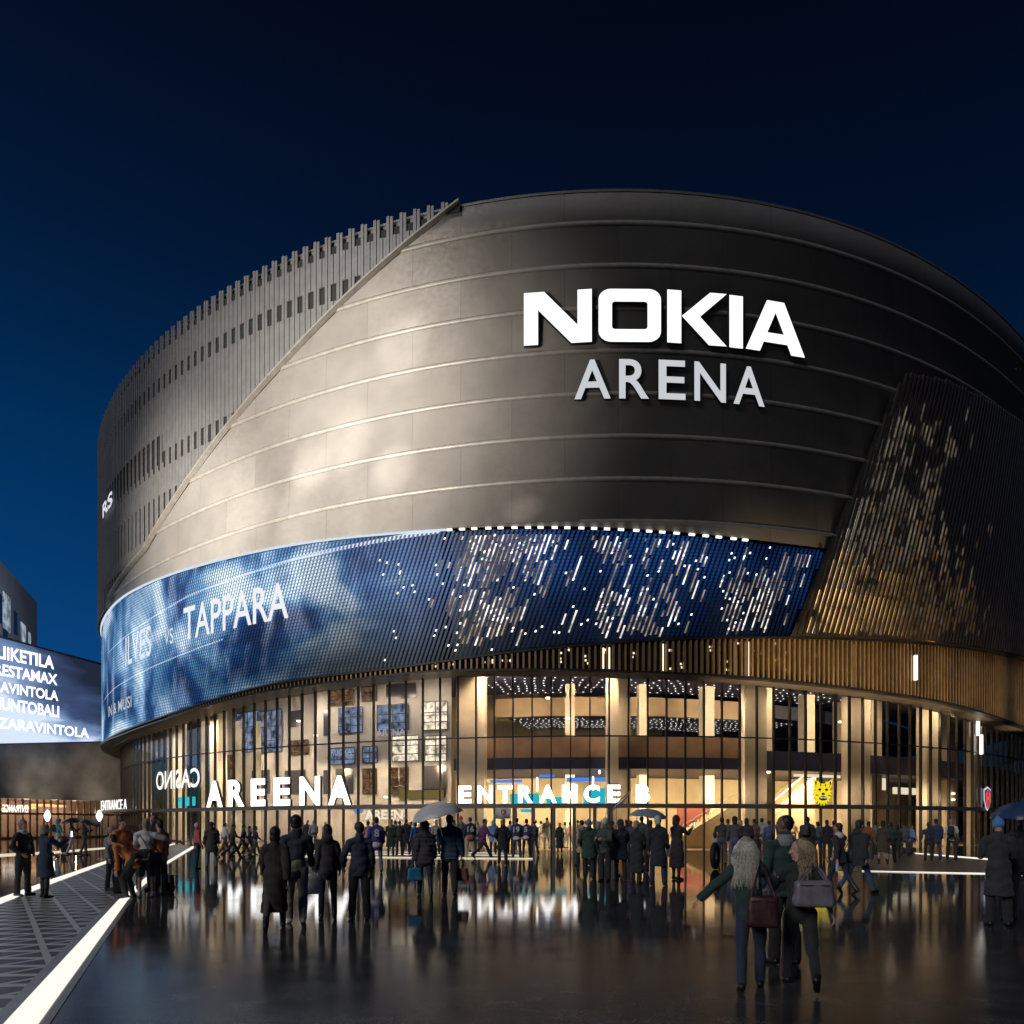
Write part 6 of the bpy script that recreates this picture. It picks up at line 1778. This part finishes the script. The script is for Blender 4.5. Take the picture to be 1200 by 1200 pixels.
def backpack(loc, c, label, rz, name='backpack', lying=False):
    e = empty(name, loc, rz, label, 'backpack')
    m = mat('pack_fabric', c, .7, noise=(12, .2), bump=(50, .3, .003))
    link_mesh('pack_body', rbox(.30, .17, .44, .86, .05), m, e, smooth=True)
    o = link_mesh('pocket', rbox(.24, .07, .22, .9, .025), m, e, (0, -.10, .04), smooth=True)
    q = MB()
    for s in (-.09, .09): q.tube([(s, .07, .42), (s, .20, .40), (s, .22, .22), (s, .08, .06)], .016, 6)
    q.build('straps', m, e)
    return e
def umbrella(loc, c, label, radius, drop, tilt, rz, shaft=.75, name='umbrella'):
    """loc is the middle of the canopy"""
    e = empty(name, loc, 0, label, 'umbrella'); e.rotation_euler = (tilt[0], tilt[1], rz)
    m = mat('umbrella_cloth', c, .35, noise=(5, .1))
    mb = MB(); n, mm = 8, 6
    def cp(i, f, k=0.0):
        a = 2 * math.pi * i / (n * 4)
        sc_ = 1 - .07 * f * abs(math.sin(a * n / 2))
        r = radius * math.sin(f * 1.25) / math.sin(1.25) * sc_
        z = drop * (math.cos(f * 1.25) - math.cos(1.25)) / (1 - math.cos(1.25)) + .02 * f * abs(math.sin(a * n / 2)) - k
        return (r * math.cos(a), r * math.sin(a), z)
    for i in range(n * 4):
        for k in range(mm):
            f0, f1 = max(.01, k / mm), (k + 1) / mm
            mb.quad(cp(i, f0), cp(i + 1, f0), cp(i + 1, f1), cp(i, f1)); mb.quad(cp(i, f0, .006), cp(i, f1, .006), cp(i + 1, f1, .006), cp(i + 1, f0, .006))
        mb.quad(cp(i, 1), cp(i + 1, 1), cp(i + 1, 1, .006), cp(i, 1, .006))
    mb.build('canopy', m, e, smooth=True, merge=True)
    for i in range(n):
        q = MB(); q.tube([cp(i * 4, f, .012) for f in (.02, .25, .5, .75, 1.0)], .0035, 4); q.build('rib', M_FRAME, e)
    q = MB(); q.tube([(0, 0, drop + .06), (0, 0, -shaft)], .007, 6); q.build('shaft', mat('steel_shaft', (.4, .4, .42), .3, .9), e)
    q = MB(); q.tube([(0, 0, -shaft), (0, 0, -shaft - .09), (.02, 0, -shaft - .12), (.05, 0, -shaft - .11)], .013, 8); q.build('handle', M_FRAME, e, smooth=True)
    return e
umbrella(at(86, 964, 42), (.02, .022, .026), 'black umbrella held by the walker in pale trousers, left of two', .62, .26, (0, R(-6), 0)[0:2], .3, .55)
umbrella(at(107, 966.5, 41), (.02, .022, .03), 'black umbrella tilted right over the walker in dark trousers', .60, .26, (0, R(16)), .2, .55)
umbrella(at(513, 958, 17.4), (.66, .70, .74), 'light grey umbrella over the two quilted puffer jackets', .60, .34, (0, R(-14)), .2, .42)
umbrella(at(760, 958, 23), (.22, .30, .40), 'blue-grey umbrella above the white-haired man in a black coat', .58, .26, (R(4), R(5)), .5, .60)
umbrella(at(1199, 958, 13.2), (.03, .06, .16), 'navy blue umbrella at the right edge above the dark-suited man', .50, .28, (R(3), R(-4)), .1, .45)

def hb(k, h='lhand'): return HANDS[k][h]
bag('shopping_bag', hb('f2', 'rhand') + Vector((0, 0, .03)), .34, .12, .32, (.62, .62, .60), 'white carrier bag hanging from the hand of the tall black-haired man', .1, .12, rough=.6, taper=.95)
bag('handbag', hb('puf1', 'lhand') + Vector((0, 0, .02)), .34, .16, .28, (.03, .20, .32), 'turquoise bag on the left of the black puffer jacket', .2, .10, rough=.4)
bag('handbag', hb('puf2', 'rhand') + Vector((0, 0, .02)), .32, .17, .30, (.16, .06, .03), 'brown leather bag in the right hand of the blue puffer jacket', -.2, .20, rough=.35, taper=.75)
bag('handbag', hb('redbag', 'rhand') + Vector((-.02, -.1, .05)), .30, .14, .26, (.32, .02, .03), 'red handbag of the grey-haired woman in black', -.4, .06)
def slung_bag(k, sh, dx, dy, z, w, d, h, c, label, rz=0.0):
    H_ = HANDS[k]; rz0 = H_['rz']
    Rm = Matrix.Rotation(rz0, 3, 'Z')
    P0 = Vector((H_['hip'].x, H_['hip'].y, 0)) + Rm @ Vector((dx, dy, 0))
    e = empty('shoulder_bag', (P0.x, P0.y, z), rz0 + rz, label, 'bag')
    m = mat('bag_leather', c, .45, noise=(9, .25), bump=(30, .5, .006))
    link_mesh('bag_body', rbox(w, d, h, .86, .045), m, e, smooth=True)
    inv = Matrix.Rotation(-rz0 - rz, 3, 'Z')
    s = inv @ (H_[sh] + Vector((0, 0, .085)) - Vector((P0.x, P0.y, z)))
    q = MB()
    for y in (-d * .3, d * .3): q.tube([(-w * .35, y, h - .03), ((s.x - w * .35) / 2, (y + s.y) / 2 + y, (h + s.z) / 2), (s.x, s.y + y * .6, s.z), ((s.x + w * .35) / 2, (y + s.y) / 2 + y, (h + s.z) / 2), (w * .35, y, h - .03)], .011, 6)
    q.build('strap', m, e, smooth=True)
    q = MB(); q.box((0, -d * .43, h * .82), (w * .7, .010, .010)); q.build('zip', M_FRAME, e)
    return e
slung_bag('blondeback', 'rsh', .10, -.19, .66, .33, .16, .32, (.055, .016, .022), 'dark wine-red shoulder bag on the back of the silver-blond woman')
slung_bag('curlyw', 'rsh', .10, -.20, .86, .40, .17, .27, (.20, .19, .22), 'large grey shoulder bag on the back of the curly-haired woman', .1)
slung_bag('whitet', 'lsh', .20, -.10, .74, .34, .12, .30, (.012, .014, .02), 'black messenger bag at the hip of the man in a white T-shirt', .4)
slung_bag('f4', 'rsh', .20, .02, .72, .26, .10, .22, (.014, .014, .016), 'small black bag at the right hip of the navy suit jacket', 1.2)
slung_bag('phonew', 'lsh', -.19, -.08, .70, .28, .12, .38, (.18, .17, .20), 'soft grey bag between the white-haired man and the hooded phone woman', .2)
slung_bag('jeansw', 'lsh', -.18, -.14, .74, .32, .14, .28, (.02, .02, .022), 'black bag slung behind the striding jeans walker', .2)
def worn_pack(k, c, label):
    H_ = HANDS[k]; Rm = Matrix.Rotation(H_['rz'], 3, 'Z'); P0 = H_['chest'] + Rm @ Vector((0, -.25, -.28))
    backpack(P0, c, label, H_['rz'])
worn_pack('b4', (.014, .015, .017), 'black backpack on the pale shirt of the fan by the right glass')
worn_pack('r5', (.05, .05, .055), 'dark grey backpack worn by the black parka right of the curly hair')
worn_pack('tealj', (.02, .03, .035), 'small dark backpack on the teal hooded walker')
for px, fy, lab, rz in ((141, 1047, 'black backpack lying on the ground at the left of the huddle', .4), (197, 1046, 'black backpack lying on the ground at the right of the huddle', -.3)):
    g_ = gp(px, fy); backpack((g_.x, g_.y, .002), (.014, .014, .017), lab, rz)
# trolley case of the umbrella walkers
g_ = gp(76, 1000)
e = empty('suitcase', (g_.x, g_.y, 0), .3, 'black trolley case between the teal walker and pale trousers', 'suitcase')
m = mat('case_shell', (.02, .03, .032), .4)
link_mesh('case_body', rbox(.36, .24, .50, 1, .03), m, e, (0, 0, .06), smooth=True)
q = MB(); q.tube([(-.1, .1, .54), (-.1, .1, .95), (.1, .1, .95), (.1, .1, .54)], .012); q.build('handle', M_FRAME, e)
for sx in (-.13, .13):
    q = MB(); q.lathe([(.001, -.015), (.04, -.015), (.04, .015), (.001, .015)], (sx, .08, .04), 10); q.build('wheel', M_FRAME, e)
# big wheel with a pale rim
g_ = gp(838, 1019)
e = empty('upright_wheel', (g_.x, g_.y, 0), R(62), 'large black wheel with a metal rim standing left of the silver-blond woman', 'wheel')
def wring(rr, r, c, nm, m, n=32, k=10):
    mb = MB()
    for i in range(n):
        for j in range(k):
            P_ = lambda a, b: ((rr + r * math.cos(b)) * math.cos(a) + c[0], r * .9 * math.sin(b) + c[1], (rr + r * math.cos(b)) * math.sin(a) + c[2])
            a0, a1, b0, b1 = 2 * math.pi * i / n, 2 * math.pi * (i + 1) / n, 2 * math.pi * j / k, 2 * math.pi * (j + 1) / k
            mb.quad(P_(a0, b0), P_(a1, b0), P_(a1, b1), P_(a0, b1))
    return mb.build(nm, m, e, smooth=True, merge=True)
wring(.40, .11, (0, 0, .51), 'tyre', mat('tyre_rubber', (.015, .015, .016), .7, bump=(30, .4, .01)))
wring(.27, .025, (0, 0, .51), 'rim', mat('rim_metal', (.35, .33, .3), .35, .8))
mb = MB()
for i in range(6):
    a = math.pi * i / 3; mb.tube([(0, 0, .51), (.26 * math.cos(a), 0, .51 + .26 * math.sin(a))], .02, 6)
mb.build('spokes', mat('rim_metal', (.35, .33, .3), .35, .8), e)
# phones
def phone(loc, rz, label, c=(.75, .85, 1), st=2.0):
    e = empty('phone', loc, rz, label, 'phone')
    q = MB(); q.box((0, 0, 0), (.075, .009, .15)); q.build('phone_body', M_FRAME, e)
    q = MB(); q.box((0, .006, 0), (.066, .003, .135)); q.build('screen', glow('phone_screen', c, st), e)
    q = MB(); q.box((.02, -.006, .05), (.02, .003, .03)); q.build('camera_lens', glow('phone_light', (1, 1, 1), 3.0), e)
phone(hb('photog', 'rhand') + Vector((.02, .02, .06)), HANDS['photog']['rz'] + math.pi, 'phone held up by the woman in the navy coat')
phone(hb('phonew', 'rhand') + Vector((.02, -.02, .05)), HANDS['phonew']['rz'] + math.pi * .8, 'shining phone in the hand of the hooded woman')
# banner and flag above the crowd
Pb = at(589.5, 953, 43.5)
e = empty('crest_banner', (Pb.x, Pb.y, 0), 0, 'white banner with a small red crest held above the jerseys', 'banner')
mb = MB(); n = 14; w_, h_ = .86, .62
for i in range(n):
    a, b = i / n, (i + 1) / n
    f = lambda t: .03 * math.sin(t * 9)
    mb.quad((-w_ / 2 + w_ * a, f(a), Pb.z - h_ / 2), (-w_ / 2 + w_ * b, f(b), Pb.z - h_ / 2), (-w_ / 2 + w_ * b, f(b), Pb.z + h_ / 2), (-w_ / 2 + w_ * a, f(a), Pb.z + h_ / 2))
cl_ = mb.build('banner_cloth', mat('banner_white', (.72, .72, .72), .7), e, smooth=True, merge=True)
cl_.modifiers.new('s', 'SOLIDIFY').thickness = .008
for k, c_ in ((1.0, (.45, .03, .03)), (.55, (.6, .6, .62))):
    o = link_mesh('crest', outline_mesh([[(x * .26 * k, y * .34 * k) for x, y in sh]], .004), cloth(c_)); o.parent = cl_; o.location = (0, -.04 - .01 * (1 - k), Pb.z + .05); o.rotation_euler = (R(90), 0, 0)
for sx in (-.43, .43):
    q = MB(); q.tube([(sx, .02, 1.25), (sx, .02, Pb.z + .33)], .012); q.build('pole', M_FRAME, e)
Pf = at(722, 957, 40)
e = empty('waving_flag', (Pf.x, Pf.y, 0), 0, 'blue white and red striped flag waving before the entrance letters', 'flag')
q = MB(); q.tube([(0, 0, 1.0), (.02, 0, 3.45)], .014); q.build('pole', M_FRAME, e)
mb = MB(); n, k3 = 16, 3
cols_ = [cloth((.03, .06, .28)), cloth((.55, .55, .58)), cloth((.40, .06, .07))]
def fl(i, j):
    a = i / n; wv = .10 * math.sin(a * 8) * (.3 + a)
    return (-.34 + 1.02 * a + .05 * j + wv * .2, wv, 2.05 + 1.15 * a ** .9 + .14 * j * (1 - .4 * abs(a - .5)) + .06 * math.sin(a * 7))
for i in range(n):
    for j in range(k3): mb.quad(fl(i, j), fl(i + 1, j), fl(i + 1, j + 1), fl(i, j + 1), j)
fo = mb.build('flag_cloth', cols_, e, smooth=True); fo.modifiers.new('s', 'SOLIDIFY').thickness = .006
# white papers and bottle
def held(name, loc, size, c, label, cat):
    import bmesh
    bm = bmesh.new(); bmesh.ops.create_cube(bm, size=1); bmesh.ops.scale(bm, vec=size, verts=bm.verts)
    bmesh.ops.bevel(bm, geom=bm.edges[:], offset=min(size) * .3, segments=2, affect='EDGES')
    me = bpy.data.meshes.new(name); bm.to_mesh(me); bm.free()
    return tag(link_mesh(name, me, mat('white_paper', c, .5), None, loc), label, cat)
held('papers', hb('jwalk', 'rhand') + Vector((0, 0, -.08)), (.22, .02, .30), (.65, .64, .6), 'white papers in the hand of the fan in a maroon jersey', 'papers')
held('papers', hb('r0', 'lhand') + Vector((-.05, -.12, .12)), (.16, .03, .36), (.6, .6, .6), 'white folded paper held before the big black wheel', 'papers')
q = MB(); q.lathe([(.001, 0), (.035, 0), (.037, .15), (.014, .19), (.014, .22), (.001, .22)], (0, 0, 0), 14)
bo = q.build('bottle', mat('white_plastic', (.6, .6, .6), .3), None, smooth=True); bo.location = hb('collar', 'lhand') + Vector((0, 0, -.16)); tag(bo, 'white bottle in the hand of the woman with a pale collar', 'bottle')
# pale collars as parts
def collar(k, c, r=.088):
    pass
